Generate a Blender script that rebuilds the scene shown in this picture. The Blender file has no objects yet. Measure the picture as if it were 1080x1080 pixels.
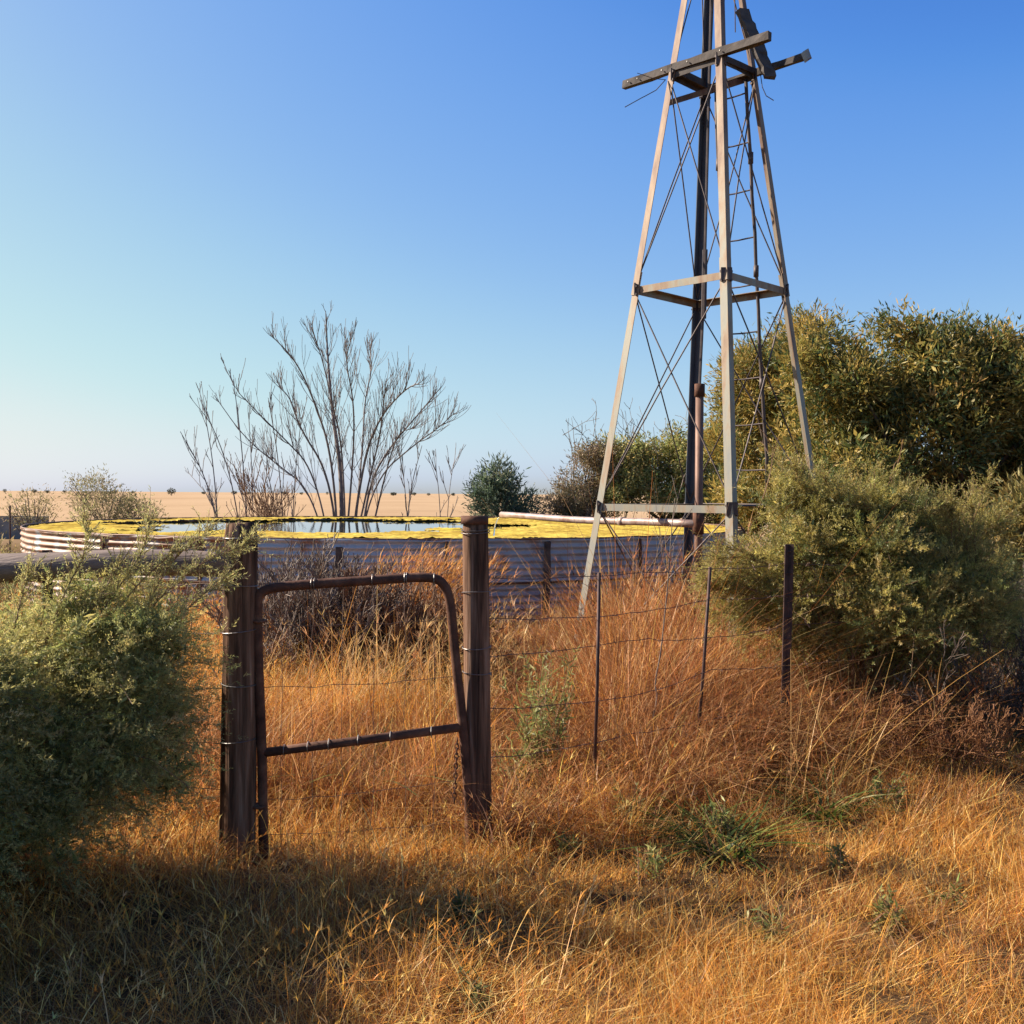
import bpy, math
import numpy as np
from mathutils import Vector, Matrix

rng = np.random.default_rng(11)
R = math.radians
scene = bpy.context.scene
col = scene.collection

# ------------------------------------------------------------------ camera
CAM_H, PITCH, ROLL = 1.60, R(1.0), R(0.40)
CAM_ROT = Matrix.Rotation(math.pi / 2 - PITCH, 3, 'X') @ Matrix.Rotation(ROLL, 3, 'Z')


def P(px, py, depth):
    """world point seen at a place of the 1080 px photograph, at the given distance"""
    d = CAM_ROT @ Vector(((px - 540) / 1080.0, (540 - py) / 1080.0, -1.0))
    s = depth / d.y
    return np.array((d.x * s, depth, CAM_H + d.z * s))


# ------------------------------------------------------------------ noise
_tab = rng.random((256, 256))


def vnoise(x, y):
    x = np.asarray(x, float); y = np.asarray(y, float)
    xi = np.floor(x).astype(int); yi = np.floor(y).astype(int)
    fx = x - xi; fy = y - yi
    fx = fx * fx * (3 - 2 * fx); fy = fy * fy * (3 - 2 * fy)
    a = _tab[xi % 256, yi % 256]; b = _tab[(xi + 1) % 256, yi % 256]
    c = _tab[xi % 256, (yi + 1) % 256]; d = _tab[(xi + 1) % 256, (yi + 1) % 256]
    return (a * (1 - fx) + b * fx) * (1 - fy) + (c * (1 - fx) + d * fx) * fy


def fbm(x, y, oct=3):
    s = 0; a = .5; n = 0
    for i in range(oct):
        s = s + a * vnoise(x * 2 ** i + 17 * i, y * 2 ** i + 31 * i); n += a; a *= .5
    return s / n


def sstep(a, b, x):
    t = np.clip((x - a) / (b - a), 0, 1)
    return t * t * (3 - 2 * t)


def ground_z(x, y):
    x = np.asarray(x, float); y = np.asarray(y, float)
    near = np.exp(-((x / 30) ** 2 + ((y - 8) / 30) ** 2))
    return near * (0.14 * (fbm(x * .45 + 3, y * .45 + 8, 2) - .5) + .05 * (fbm(x * 2.1, y * 2.1, 2) - .5))


# ------------------------------------------------------------------ mesh collector
class Geo:
    def __init__(self):
        self.v = []; self.q = []; self.c = []; self.n = 0; self.hascol = False

    def add(self, v, q, c=None):
        v = np.asarray(v, np.float32).reshape(-1, 3)
        q = np.asarray(q, np.int32).reshape(-1, 4)
        self.v.append(v); self.q.append(q + self.n)
        if c is None:
            cc = np.ones((len(v), 3), np.float32)
        else:
            c = np.asarray(c, np.float32)
            cc = np.broadcast_to(c, (len(v), 3)) if c.ndim == 1 else c
            self.hascol = True
        self.c.append(np.asarray(cc, np.float32)); self.n += len(v)

    def build(self, name, mat, parent=None, smooth=False, origin=None):
        v = np.concatenate(self.v); q = np.concatenate(self.q)
        if origin is not None:
            v = v - np.asarray(origin, np.float32)
        me = bpy.data.meshes.new(name)
        me.vertices.add(len(v)); me.vertices.foreach_set('co', v.ravel())
        # quads whose last two corners are one vertex are triangles
        tri = q[:, 2] == q[:, 3]
        cnt = np.where(tri, 3, 4).astype(np.int32)
        mask = np.ones(q.shape, bool); mask[:, 3] = ~tri
        loops = q[mask]
        starts = np.concatenate(([0], np.cumsum(cnt)[:-1])).astype(np.int32)
        me.loops.add(len(loops)); me.loops.foreach_set('vertex_index', loops)
        me.polygons.add(len(q)); me.polygons.foreach_set('loop_start', starts)
        me.polygons.foreach_set('loop_total', cnt)
        me.polygons.foreach_set('use_smooth', np.full(len(q), smooth))
        if self.hascol:
            at = me.attributes.new('Col', 'FLOAT_COLOR', 'POINT')
            c = np.concatenate(self.c)
            c4 = np.ones((len(c), 4), np.float32); c4[:, :3] = c
            at.data.foreach_set('color', c4.ravel())
        me.update(calc_edges=True)
        me.validate()
        me.materials.append(mat)
        o = bpy.data.objects.new(name, me); col.objects.link(o)
        if origin is not None:
            o.location = tuple(float(a) for a in origin)
        if parent is not None:
            o.parent = parent
            # keep world-space vertices: undo the parent's offset
            o.matrix_parent_inverse = Matrix.Translation(parent.location).inverted()
        return o

    # -- shapes
    def tube(self, pts, rad, n=6, c=None, cap=True):
        pts = np.asarray(pts, float); m = len(pts)
        rad = np.broadcast_to(np.asarray(rad, float), (m,))
        t = np.gradient(pts, axis=0)
        t /= np.linalg.norm(t, axis=1)[:, None] + 1e-12
        a = np.array((0, 0, 1.)) if abs(t[0][2]) < .9 else np.array((1., 0, 0))
        u = np.cross(t[0], a); u /= np.linalg.norm(u)
        vs = []
        ang = np.arange(n) * 2 * math.pi / n
        for i in range(m):
            u = u - t[i] * np.dot(u, t[i]); u /= np.linalg.norm(u) + 1e-12
            w = np.cross(t[i], u)
            vs.append(pts[i] + rad[i] * (np.cos(ang)[:, None] * u + np.sin(ang)[:, None] * w))
        v = np.concatenate(vs)
        k = np.arange(n); k2 = (k + 1) % n
        q = [np.stack((i * n + k, i * n + k2, (i + 1) * n + k2, (i + 1) * n + k), 1) for i in range(m - 1)]
        if cap and n >= 5:
            v = np.concatenate((v, pts[:1], pts[-1:]))
            s = m * n
            q.append(np.stack((np.full(n, s), k2, k, k), 1)[:, [0, 1, 2, 2]])
            b = (m - 1) * n
            q.append(np.stack((np.full(n, s + 1), b + k, b + k2, b + k2), 1))
        self.add(v, np.concatenate(q), c)

    def beam(self, p0, p1, w, h, up=(0, 0, 1), c=None, nseg=1, jit=0.0):
        """box along p0-p1; w across, h along up"""
        p0 = np.asarray(p0, float); p1 = np.asarray(p1, float)
        t = p1 - p0; t /= np.linalg.norm(t)
        s = np.cross(t, up); s /= np.linalg.norm(s)
        u = np.cross(s, t)
        vs = []
        for i in range(nseg + 1):
            p = p0 + (p1 - p0) * i / nseg
            j = rng.normal(0, jit, (4, 3)) if jit else 0
            vs.append(np.array([p - s * w / 2 - u * h / 2, p + s * w / 2 - u * h / 2,
                                p + s * w / 2 + u * h / 2, p - s * w / 2 + u * h / 2]) + j)
        q = []
        for i in range(nseg):
            b = i * 4
            for k in range(4):
                q.append((b + k, b + (k + 1) % 4, b + 4 + (k + 1) % 4, b + 4 + k))
        q.append((3, 2, 1, 0)); b = nseg * 4; q.append((b, b + 1, b + 2, b + 3))
        self.add(np.concatenate(vs), q, c)

    def angle(self, p0, p1, d1, d2, leg=.07, th=.006):
        """L-profile: corner runs p0-p1, flanges leave along d1 and d2"""
        p0 = np.asarray(p0, float); p1 = np.asarray(p1, float)
        t = p1 - p0; t /= np.linalg.norm(t)
        d1 = np.asarray(d1, float); d1 = d1 - t * d1.dot(t); d1 /= np.linalg.norm(d1)
        d2 = np.asarray(d2, float); d2 = d2 - t * d2.dot(t); d2 /= np.linalg.norm(d2)
        prof = [(0, 0), (leg, 0), (leg, th), (th, th), (th, leg), (0, leg)]
        v = np.concatenate([[p + d1 * a + d2 * b for a, b in prof] for p in (p0, p1)])
        q = [(k, (k + 1) % 6, 6 + (k + 1) % 6, 6 + k) for k in range(6)]
        q += [(0, 1, 2, 3), (0, 3, 4, 5), (9, 8, 7, 6), (11, 10, 9, 6)]
        self.add(v, q)

    def blades(self, base, h, az, lean, curl, w, c, seg=3, face=None, taper=.85):
        base = np.asarray(base, float); N = len(base)
        az = np.asarray(az)
        if face is None:
            face = az + math.pi / 2 + rng.normal(0, .7, N)
        d = np.stack((np.cos(az), np.sin(az)), 1); f = np.stack((np.cos(face), np.sin(face)), 1)
        V = np.zeros((N, seg + 1, 2, 3))
        for i in range(seg + 1):
            t = i / seg
            hor = h * (lean * t + curl * t * t)
            ver = h * (t - .45 * curl * t * t)
            ww = w * (1 - taper * t) * .5
            cx = base[:, 0] + d[:, 0] * hor; cy = base[:, 1] + d[:, 1] * hor; cz = base[:, 2] + ver
            for s, sg in ((0, -1), (1, 1)):
                V[:, i, s, 0] = cx + sg * f[:, 0] * ww
                V[:, i, s, 1] = cy + sg * f[:, 1] * ww
                V[:, i, s, 2] = cz
        b = np.arange(N)[:, None] * (seg + 1) * 2 + np.arange(seg)[None] * 2
        q = np.stack((b, b + 1, b + 3, b + 2), -1)
        self.add(V.reshape(-1, 3), q.reshape(-1, 4), np.repeat(c, (seg + 1) * 2, 0))

    def leaves(self, base, dirs, L, W, c, mid=.45):
        """flat diamond leaves"""
        N = len(base)
        dirs = dirs / (np.linalg.norm(dirs, axis=1)[:, None] + 1e-9)
        rnd = rng.normal(size=(N, 3))
        s = np.cross(dirs, rnd); s /= np.linalg.norm(s, axis=1)[:, None] + 1e-9
        L = np.broadcast_to(L, (N,))[:, None]; W = np.broadcast_to(W, (N,))[:, None]
        m = base + dirs * L * mid
        V = np.stack((base, m + s * W / 2, base + dirs * L, m - s * W / 2), 1)
        q = np.arange(N * 4).reshape(N, 4)
        self.add(V.reshape(-1, 3), q, np.repeat(c, 4, 0))


def unit(v):
    return v / (np.linalg.norm(v, axis=-1, keepdims=True) + 1e-9)


def tag(o, label=None, cat=None, group=None, kind=None):
    if label: o['label'] = label
    if cat: o['category'] = cat
    if group: o['group'] = group
    if kind: o['kind'] = kind
    return o


def thing(name, loc, label, cat, group=None):
    o = bpy.data.objects.new(name, None); col.objects.link(o)
    o.location = tuple(float(a) for a in loc); o.empty_display_size = .1
    return tag(o, label, cat, group)


# ------------------------------------------------------------------ materials
def new_mat(name):
    m = bpy.data.materials.new(name); m.use_nodes = True
    nt = m.node_tree; nt.nodes.clear()
    out = nt.nodes.new('ShaderNodeOutputMaterial')
    return m, nt, out


def N_(nt, t, **kw):
    n = nt.nodes.new(t)
    for k, v in kw.items():
        if k.startswith('i_'):
            n.inputs[k[2:].replace('_', ' ')].default_value = v
        else:
            setattr(n, k, v)
    return n


def ramp(nt, stops):
    r = nt.nodes.new('ShaderNodeValToRGB')
    e = r.color_ramp.elements
    while len(e) < len(stops): e.new(.5)
    for k, (p, c) in enumerate(stops):
        e[k].position = p; e[k].color = (*c, 1) if len(c) == 3 else c
    return r


def plant_mat(name, trans=.4, gloss=.05, rough=.45):
    m, nt, out = new_mat(name)
    at = N_(nt, 'ShaderNodeAttribute', attribute_name='Col')
    di = N_(nt, 'ShaderNodeBsdfDiffuse'); tr = N_(nt, 'ShaderNodeBsdfTranslucent')
    gl = N_(nt, 'ShaderNodeBsdfGlossy'); gl.inputs['Roughness'].default_value = rough
    gl.inputs['Color'].default_value = (1, .95, .85, 1)
    nt.links.new(at.outputs['Color'], di.inputs['Color']); nt.links.new(at.outputs['Color'], tr.inputs['Color'])
    a = N_(nt, 'ShaderNodeMixShader'); a.inputs[0].default_value = trans
    nt.links.new(di.outputs[0], a.inputs[1]); nt.links.new(tr.outputs[0], a.inputs[2])
    b = N_(nt, 'ShaderNodeMixShader'); b.inputs[0].default_value = gloss
    nt.links.new(a.outputs[0], b.inputs[1]); nt.links.new(gl.outputs[0], b.inputs[2])
    nt.links.new(b.outputs[0], out.inputs['Surface'])
    return m


def pbr(name, stops, scale=(6, 6, 6), detail=6, rough=.7, metal=0., bump=.2, bscale=None, dist=.004, spec=.3, rough_var=.0, warp=0):
    m, nt, out = new_mat(name)
    tc = N_(nt, 'ShaderNodeTexCoord'); mp = N_(nt, 'ShaderNodeMapping')
    mp.inputs['Scale'].default_value = scale
    nt.links.new(tc.outputs['Object'], mp.inputs['Vector'])
    nz = N_(nt, 'ShaderNodeTexNoise'); nz.inputs['Scale'].default_value = 1; nz.inputs['Detail'].default_value = detail
    nz.inputs['Roughness'].default_value = .62; nz.inputs['Distortion'].default_value = warp
    nt.links.new(mp.outputs[0], nz.inputs['Vector'])
    r = ramp(nt, stops); nt.links.new(nz.outputs['Fac'], r.inputs[0])
    bs = N_(nt, 'ShaderNodeBsdfPrincipled')
    bs.inputs['Roughness'].default_value = rough; bs.inputs['Metallic'].default_value = metal
    bs.inputs['Specular IOR Level'].default_value = spec
    nt.links.new(r.outputs[0], bs.inputs['Base Color'])
    nz2 = N_(nt, 'ShaderNodeTexNoise'); nz2.inputs['Detail'].default_value = 5
    nz2.inputs['Scale'].default_value = 1
    mp2 = N_(nt, 'ShaderNodeMapping'); mp2.inputs['Scale'].default_value = bscale or tuple(a * 4 for a in scale)
    nt.links.new(tc.outputs['Object'], mp2.inputs['Vector']); nt.links.new(mp2.outputs[0], nz2.inputs['Vector'])
    bp = N_(nt, 'ShaderNodeBump'); bp.inputs['Strength'].default_value = bump; bp.inputs['Distance'].default_value = dist
    nt.links.new(nz2.outputs['Fac'], bp.inputs['Height']); nt.links.new(bp.outputs[0], bs.inputs['Normal'])
    nt.links.new(bs.outputs[0], out.inputs['Surface'])
    return m


M = {}
M['grass'] = plant_mat('dry_grass_blades', .44, .015, .4)
M['leaf'] = plant_mat('leaf_faces', .40, .022, .5)
M['needle'] = plant_mat('feathery_needles', .52, .03, .5)
M['bark'] = pbr('bark', [(.3, (.05, .035, .025)), (.7, (.16, .115, .085))], (14, 14, 5), bump=.5)
M['twig'] = pbr('grey_twigs', [(.3, (.10, .072, .055)), (.7, (.25, .19, .15))], (5, 5, 5), bump=.3)
M['tree_bark'] = pbr('bare_tree_bark', [(.3, (.09, .075, .07)), (.7, (.27, .21, .185))], (3, 3, 3), bump=.3)
M['twig_red'] = pbr('brown_twigs', [(.3, (.13, .065, .035)), (.7, (.30, .17, .09))], (5, 5, 5), bump=.3)
M['twig_rust'] = pbr('rust_orange_twigs', [(.3, (.13, .052, .02)), (.7, (.28, .125, .045))], (5, 5, 5), bump=.3)
M['wood'] = pbr('weathered_post_wood', [(.30, (.012, .008, .007)), (.44, (.085, .045, .028)), (.58, (.19, .105, .066)), (.74, (.34, .235, .17))],
                (30, 30, 1.8), detail=12, rough=.92, bump=1., spec=.12, bscale=(60, 60, 3), dist=.006, warp=.4)
M['rail'] = pbr('weathered_rail_wood', [(.25, (.10, .07, .06)), (.55, (.21, .15, .125)), (.8, (.33, .25, .21))],
                (1.6, 16, 16), detail=8, rough=.8, bump=.9, bscale=(5, 80, 80), dist=.006, warp=.4)
M['board'] = pbr('dark_tower_boards', [(.3, (.035, .027, .024)), (.75, (.12, .095, .08))], (9, 9, 9), detail=7, rough=.8, bump=.6)
M['rust'] = pbr('rusted_tube', [(.3, (.045, .022, .016)), (.55, (.12, .055, .034)), (.8, (.24, .13, .08))], (11, 11, 11),
                detail=9, rough=.8, metal=.1, bump=.6, spec=.2)
M['rust_pipe'] = pbr('rusted_pipe', [(.3, (.10, .05, .035)), (.7, (.25, .14, .10))], (8, 8, 4), detail=7, rough=.6, metal=.2)
M['pale_pipe'] = pbr('pale_delivery_pipe', [(.32, (.22, .12, .09)), (.5, (.34, .25, .21)), (.75, (.46, .38, .34))], (3, 9, 9), detail=8, rough=.45, metal=.2)
M['rod'] = pbr('dark_rod', [(.3, (.05, .04, .04)), (.7, (.13, .10, .09))], (6, 6, 6), rough=.6, metal=.4)
M['wire'] = pbr('rusty_wire', [(.3, (.07, .04, .03)), (.7, (.18, .11, .08))], (6, 6, 6), rough=.6, metal=.3)
M['gwire'] = pbr('galvanised_wire', [(.3, (.12, .10, .095)), (.7, (.27, .25, .23))], (6, 6, 6), rough=.45, metal=.6)
M['standard'] = pbr('steel_fence_standard', [(.3, (.03, .018, .016)), (.7, (.11, .06, .05))], (25, 25, 10), rough=.65, metal=.3)
M['dark_steel'] = pbr('dark_bluish_steel', [(.3, (.055, .065, .085)), (.62, (.11, .12, .14)), (.8, (.17, .10, .07))], (9, 9, 2), detail=7, rough=.6, metal=.2)
M['concrete'] = pbr('old_concrete', [(.3, (.16, .15, .14)), (.7, (.26, .24, .22))], (3, 3, 3), rough=.9)


def steel_mat():
    """galvanised angle iron, grey below and rusted towards the top of the tower"""
    m, nt, out = new_mat('weathered_galvanised_steel')
    tc = N_(nt, 'ShaderNodeTexCoord'); geo = N_(nt, 'ShaderNodeNewGeometry')
    sx = N_(nt, 'ShaderNodeSeparateXYZ'); nt.links.new(geo.outputs['Position'], sx.inputs[0])
    mr = N_(nt, 'ShaderNodeMapRange'); mr.inputs['From Min'].default_value = 1.0; mr.inputs['From Max'].default_value = 6.2
    mr.inputs['To Min'].default_value = -.10; mr.inputs['To Max'].default_value = .27
    nt.links.new(sx.outputs['Z'], mr.inputs['Value'])
    mp = N_(nt, 'ShaderNodeMapping'); mp.inputs['Scale'].default_value = (9, 9, 2.2)
    nt.links.new(tc.outputs['Object'], mp.inputs['Vector'])
    nz = N_(nt, 'ShaderNodeTexNoise'); nz.inputs['Scale'].default_value = 1; nz.inputs['Detail'].default_value = 8; nz.inputs['Roughness'].default_value = .65
    nt.links.new(mp.outputs[0], nz.inputs['Vector'])
    ad = N_(nt, 'ShaderNodeMath', operation='ADD'); nt.links.new(nz.outputs['Fac'], ad.inputs[0]); nt.links.new(mr.outputs[0], ad.inputs[1])
    r = ramp(nt, [(.33, (.20, .195, .175)), (.48, (.25, .225, .17)), (.60, (.25, .165, .10)), (.80, (.13, .062, .036))])
    nt.links.new(ad.outputs[0], r.inputs[0])
    bs = N_(nt, 'ShaderNodeBsdfPrincipled'); bs.inputs['Roughness'].default_value = .6; bs.inputs['Metallic'].default_value = .15
    nt.links.new(r.outputs[0], bs.inputs['Base Color'])
    bp = N_(nt, 'ShaderNodeBump'); bp.inputs['Strength'].default_value = .15; bp.inputs['Distance'].default_value = .004
    nt.links.new(nz.outputs['Fac'], bp.inputs['Height']); nt.links.new(bp.outputs[0], bs.inputs['Normal'])
    nt.links.new(bs.outputs[0], out.inputs['Surface'])
    return m


M['steel'] = steel_mat()


def ground_mat():
    m, nt, out = new_mat('dry_earth_and_stubble')
    geo = N_(nt, 'ShaderNodeNewGeometry')
    n1 = N_(nt, 'ShaderNodeTexNoise'); n1.inputs['Scale'].default_value = 2.5; n1.inputs['Detail'].default_value = 9; n1.inputs['Roughness'].default_value = .7
    nt.links.new(geo.outputs['Position'], n1.inputs['Vector'])
    near = ramp(nt, [(.3, (.045, .028, .016)), (.55, (.11, .066, .032)), (.75, (.24, .145, .06))])
    nt.links.new(n1.outputs['Fac'], near.inputs[0])
    mp = N_(nt, 'ShaderNodeMapping'); mp.inputs['Scale'].default_value = (.012, .006, 1)
    nt.links.new(geo.outputs['Position'], mp.inputs['Vector'])
    n2 = N_(nt, 'ShaderNodeTexNoise'); n2.inputs['Scale'].default_value = 1; n2.inputs['Detail'].default_value = 10; n2.inputs['Roughness'].default_value = .7
    nt.links.new(mp.outputs[0], n2.inputs['Vector'])
    far = ramp(nt, [(.3, (.33, .215, .125)), (.5, (.44, .30, .18)), (.72, (.52, .37, .24))])
    nt.links.new(n2.outputs['Fac'], far.inputs[0])
    sx = N_(nt, 'ShaderNodeSeparateXYZ'); nt.links.new(geo.outputs['Position'], sx.inputs[0])
    mr = N_(nt, 'ShaderNodeMapRange'); mr.inputs['From Min'].default_value = 24; mr.inputs['From Max'].default_value = 45
    nt.links.new(sx.outputs['Y'], mr.inputs['Value'])
    mx = N_(nt, 'ShaderNodeMix', data_type='RGBA')
    nt.links.new(mr.outputs[0], mx.inputs[0]); nt.links.new(near.outputs[0], mx.inputs[6]); nt.links.new(far.outputs[0], mx.inputs[7])
    bs = N_(nt, 'ShaderNodeBsdfDiffuse'); nt.links.new(mx.outputs[2], bs.inputs['Color'])
    bp = N_(nt, 'ShaderNodeBump'); bp.inputs['Strength'].default_value = .5; bp.inputs['Distance'].default_value = .03
    nt.links.new(n1.outputs['Fac'], bp.inputs['Height']); nt.links.new(bp.outputs[0], bs.inputs['Normal'])
    nt.links.new(bs.outputs[0], out.inputs['Surface'])
    return m


M['ground'] = ground_mat()


def tank_mat():
    m, nt, out = new_mat('corrugated_tank_iron')
    tc = N_(nt, 'ShaderNodeTexCoord'); sx = N_(nt, 'ShaderNodeSeparateXYZ'); nt.links.new(tc.outputs['Object'], sx.inputs[0])
    n1 = N_(nt, 'ShaderNodeTexNoise'); n1.inputs['Scale'].default_value = 1.3; n1.inputs['Detail'].default_value = 9; n1.inputs['Roughness'].default_value = .65
    nt.links.new(tc.outputs['Object'], n1.inputs['Vector'])
    r1 = ramp(nt, [(.35, (.26, .29, .305)), (.62, (.40, .43, .44))]); nt.links.new(n1.outputs['Fac'], r1.inputs[0])
    # rust runs: noise stretched along the height
    mp = N_(nt, 'ShaderNodeMapping'); mp.inputs['Scale'].default_value = (3.2, 3.2, 2.2); nt.links.new(tc.outputs['Object'], mp.inputs['Vector'])
    n2 = N_(nt, 'ShaderNodeTexNoise'); n2.inputs['Scale'].default_value = 1; n2.inputs['Detail'].default_value = 8; n2.inputs['Roughness'].default_value = .6
    nt.links.new(mp.outputs[0], n2.inputs['Vector'])
    r2 = ramp(nt, [(.55, (0, 0, 0)), (.70, (1, 1, 1))])
    wx = N_(nt, 'ShaderNodeMapRange'); wx.inputs['From Min'].default_value = -1.5; wx.inputs['From Max'].default_value = -5.0; wx.inputs['To Min'].default_value = -.01; wx.inputs['To Max'].default_value = .21
    nt.links.new(sx.outputs['X'], wx.inputs['Value'])            # the weather side has rusted most
    ad = N_(nt, 'ShaderNodeMath', operation='ADD'); nt.links.new(n2.outputs['Fac'], ad.inputs[0]); nt.links.new(wx.outputs[0], ad.inputs[1]); nt.links.new(ad.outputs[0], r2.inputs[0])
    mx = N_(nt, 'ShaderNodeMix', data_type='RGBA'); nt.links.new(r2.outputs[0], mx.inputs[0]); nt.links.new(r1.outputs[0], mx.inputs[6])
    mx.inputs[7].default_value = (.24, .125, .075, 1)
    bs = N_(nt, 'ShaderNodeBsdfPrincipled'); bs.inputs['Roughness'].default_value = .6; bs.inputs['Metallic'].default_value = .15
    nt.links.new(mx.outputs[2], bs.inputs['Base Color']); nt.links.new(bs.outputs[0], out.inputs['Surface'])
    return m


M['tank'] = tank_mat()


def water_mat():
    m, nt, out = new_mat('pond_water')
    tc = N_(nt, 'ShaderNodeTexCoord')
    n1 = N_(nt, 'ShaderNodeTexNoise'); n1.inputs['Scale'].default_value = 9; n1.inputs['Detail'].default_value = 3
    nt.links.new(tc.outputs['Object'], n1.inputs['Vector'])
    bs = N_(nt, 'ShaderNodeBsdfPrincipled'); bs.inputs['Base Color'].default_value = (.02, .028, .018, 1)
    bs.inputs['Roughness'].default_value = .03; bs.inputs['IOR'].default_value = 1.33
    bp = N_(nt, 'ShaderNodeBump'); bp.inputs['Strength'].default_value = .06; bp.inputs['Distance'].default_value = .01
    nt.links.new(n1.outputs['Fac'], bp.inputs['Height']); nt.links.new(bp.outputs[0], bs.inputs['Normal'])
    nt.links.new(bs.outputs[0], out.inputs['Surface'])
    return m


M['water'] = water_mat()


def algae_mat():
    m, nt, out = new_mat('yellow_pond_algae')
    tc = N_(nt, 'ShaderNodeTexCoord')
    mp = N_(nt, 'ShaderNodeMapping'); mp.inputs['Scale'].default_value = (2.6, 2.6, 2.6); nt.links.new(tc.outputs['Object'], mp.inputs['Vector'])
    n1 = N_(nt, 'ShaderNodeTexNoise'); n1.inputs['Scale'].default_value = 1; n1.inputs['Detail'].default_value = 10; n1.inputs['Roughness'].default_value = .75
    nt.links.new(mp.outputs[0], n1.inputs['Vector'])
    r1 = ramp(nt, [(.30, (.17, .11, .03)), (.43, (.38, .25, .06)), (.55, (.59, .44, .09)), (.75, (.70, .56, .16))]); nt.links.new(n1.outputs['Fac'], r1.inputs[0])
    n3 = N_(nt, 'ShaderNodeTexNoise'); n3.inputs['Scale'].default_value = .7; n3.inputs['Detail'].default_value = 6; nt.links.new(tc.outputs['Object'], n3.inputs['Vector'])
    r3 = ramp(nt, [(.35, (.76, .72, .62)), (.55, (1, 1, 1)), (.72, (.85, .92, .7))]); nt.links.new(n3.outputs['Fac'], r3.inputs[0])
    mx = N_(nt, 'ShaderNodeMix', data_type='RGBA', blend_type='MULTIPLY'); mx.inputs[0].default_value = 1
    nt.links.new(r1.outputs[0], mx.inputs[6]); nt.links.new(r3.outputs[0], mx.inputs[7])
    bs = N_(nt, 'ShaderNodeBsdfDiffuse'); nt.links.new(mx.outputs[2], bs.inputs['Color'])
    nt.links.new(bs.outputs[0], out.inputs['Surface'])
    return m


M['algae'] = algae_mat()

# ------------------------------------------------------------------ sky and sun
SUN_AZ = R(-74)          # measured from +Y (the view) towards +X
SUN_EL = R(33)
world = bpy.data.worlds.new('World'); scene.world = world; world.use_nodes = True
nt = world.node_tree
EXPOSURE = 1.15
bg = nt.nodes['Background']; bg.inputs['Strength'].default_value = .10
sky = nt.nodes.new('ShaderNodeTexSky'); sky.sky_type = 'NISHITA'; sky.sun_disc = False
sky.sun_elevation = SUN_EL; sky.sun_rotation = SUN_AZ
sky.air_density = 1.0; sky.dust_density = 2.0; sky.ozone_density = 3.0; sky.altitude = 1000
sc1 = nt.nodes.new('ShaderNodeVectorMath'); sc1.operation = 'SCALE'; sc1.inputs['Scale'].default_value = .1
cv = nt.nodes.new('ShaderNodeRGBCurve')          # the camera's soft shoulder over the sky, per channel
cm = cv.mapping; cm.extend = 'HORIZONTAL'
for ch, pts in ((0, ((.06, .025), (.102, .085), (.119, .135), (.178, .26), (.281, .445), (.40, .585), (.596, .78), (1, .9))),
                (1, ((.10, .09), (.171, .25), (.20, .335), (.287, .485), (.42, .68), (.592, .82), (1, .90))),
                (2, ((.15, .22), (.24, .47), (.311, .71), (.36, .80), (.45, .845), (.64, .85), (1, .87)))):
    c = cm.curves[ch]
    c.points[0].location = (0, 0); c.points[1].location = pts[-1]
    for p in pts[:-1]: c.points.new(*p)
cm.update()
sc2 = nt.nodes.new('ShaderNodeVectorMath'); sc2.operation = 'SCALE'; sc2.inputs['Scale'].default_value = 10 / 2 ** EXPOSURE
nt.links.new(sky.outputs[0], sc1.inputs[0]); nt.links.new(sc1.outputs[0], cv.inputs['Color']); nt.links.new(cv.outputs[0], sc2.inputs[0])
nt.links.new(sc2.outputs[0], bg.inputs['Color'])
sun = bpy.data.lights.new('Sun', 'SUN'); sun.energy = 5.0; sun.angle = R(.53); sun.color = (1, .90, .76)
so = bpy.data.objects.new('Sun', sun); col.objects.link(so)
sv = Vector((math.sin(SUN_AZ) * math.cos(SUN_EL), math.cos(SUN_AZ) * math.cos(SUN_EL), math.sin(SUN_EL)))
so.rotation_euler = sv.to_track_quat('Z', 'Y').to_euler(); so.location = (-10, 6, 12)

cam = bpy.data.cameras.new('Camera'); cam.sensor_width = 36; cam.lens = 36; cam.clip_end = 12000; cam.clip_start = .05
co = bpy.data.objects.new('Camera', cam); col.objects.link(co)
co.matrix_world = Matrix.Translation((0, 0, CAM_H)) @ CAM_ROT.to_4x4()
scene.camera = co
scene.view_settings.view_transform = 'Standard'; scene.view_settings.look = 'None'
scene.view_settings.exposure = EXPOSURE; scene.view_settings.gamma = 1
scene.render.resolution_x = 1024; scene.render.resolution_y = 1024
scene.cycles.max_bounces = 5; scene.cycles.diffuse_bounces = 3; scene.cycles.transmission_bounces = 4
scene.cycles.glossy_bounces = 3; scene.cycles.use_denoising = True; scene.cycles.caustics_reflective = False

# ------------------------------------------------------------------ ground sheet
g = Geo()
xs = np.concatenate((-np.geomspace(9000, 12, 40), np.linspace(-11.5, 11.5, 150), np.geomspace(12, 9000, 40)))
ys = np.concatenate((np.linspace(-60, -2, 12), np.linspace(-1.5, 16, 130), np.geomspace(16.5, 9500, 60)))
X, Y = np.meshgrid(xs, ys)
Z = ground_z(X, Y)
nx, ny = len(xs), len(ys)
i = np.arange(nx - 1)[None] + np.arange(ny - 1)[:, None] * nx
g.add(np.stack((X, Y, Z), -1).reshape(-1, 3), np.stack((i, i + 1, i + 1 + nx, i + nx), -1).reshape(-1, 4))
tag(g.build('ground', M['ground'], smooth=True), kind='structure')

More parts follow.
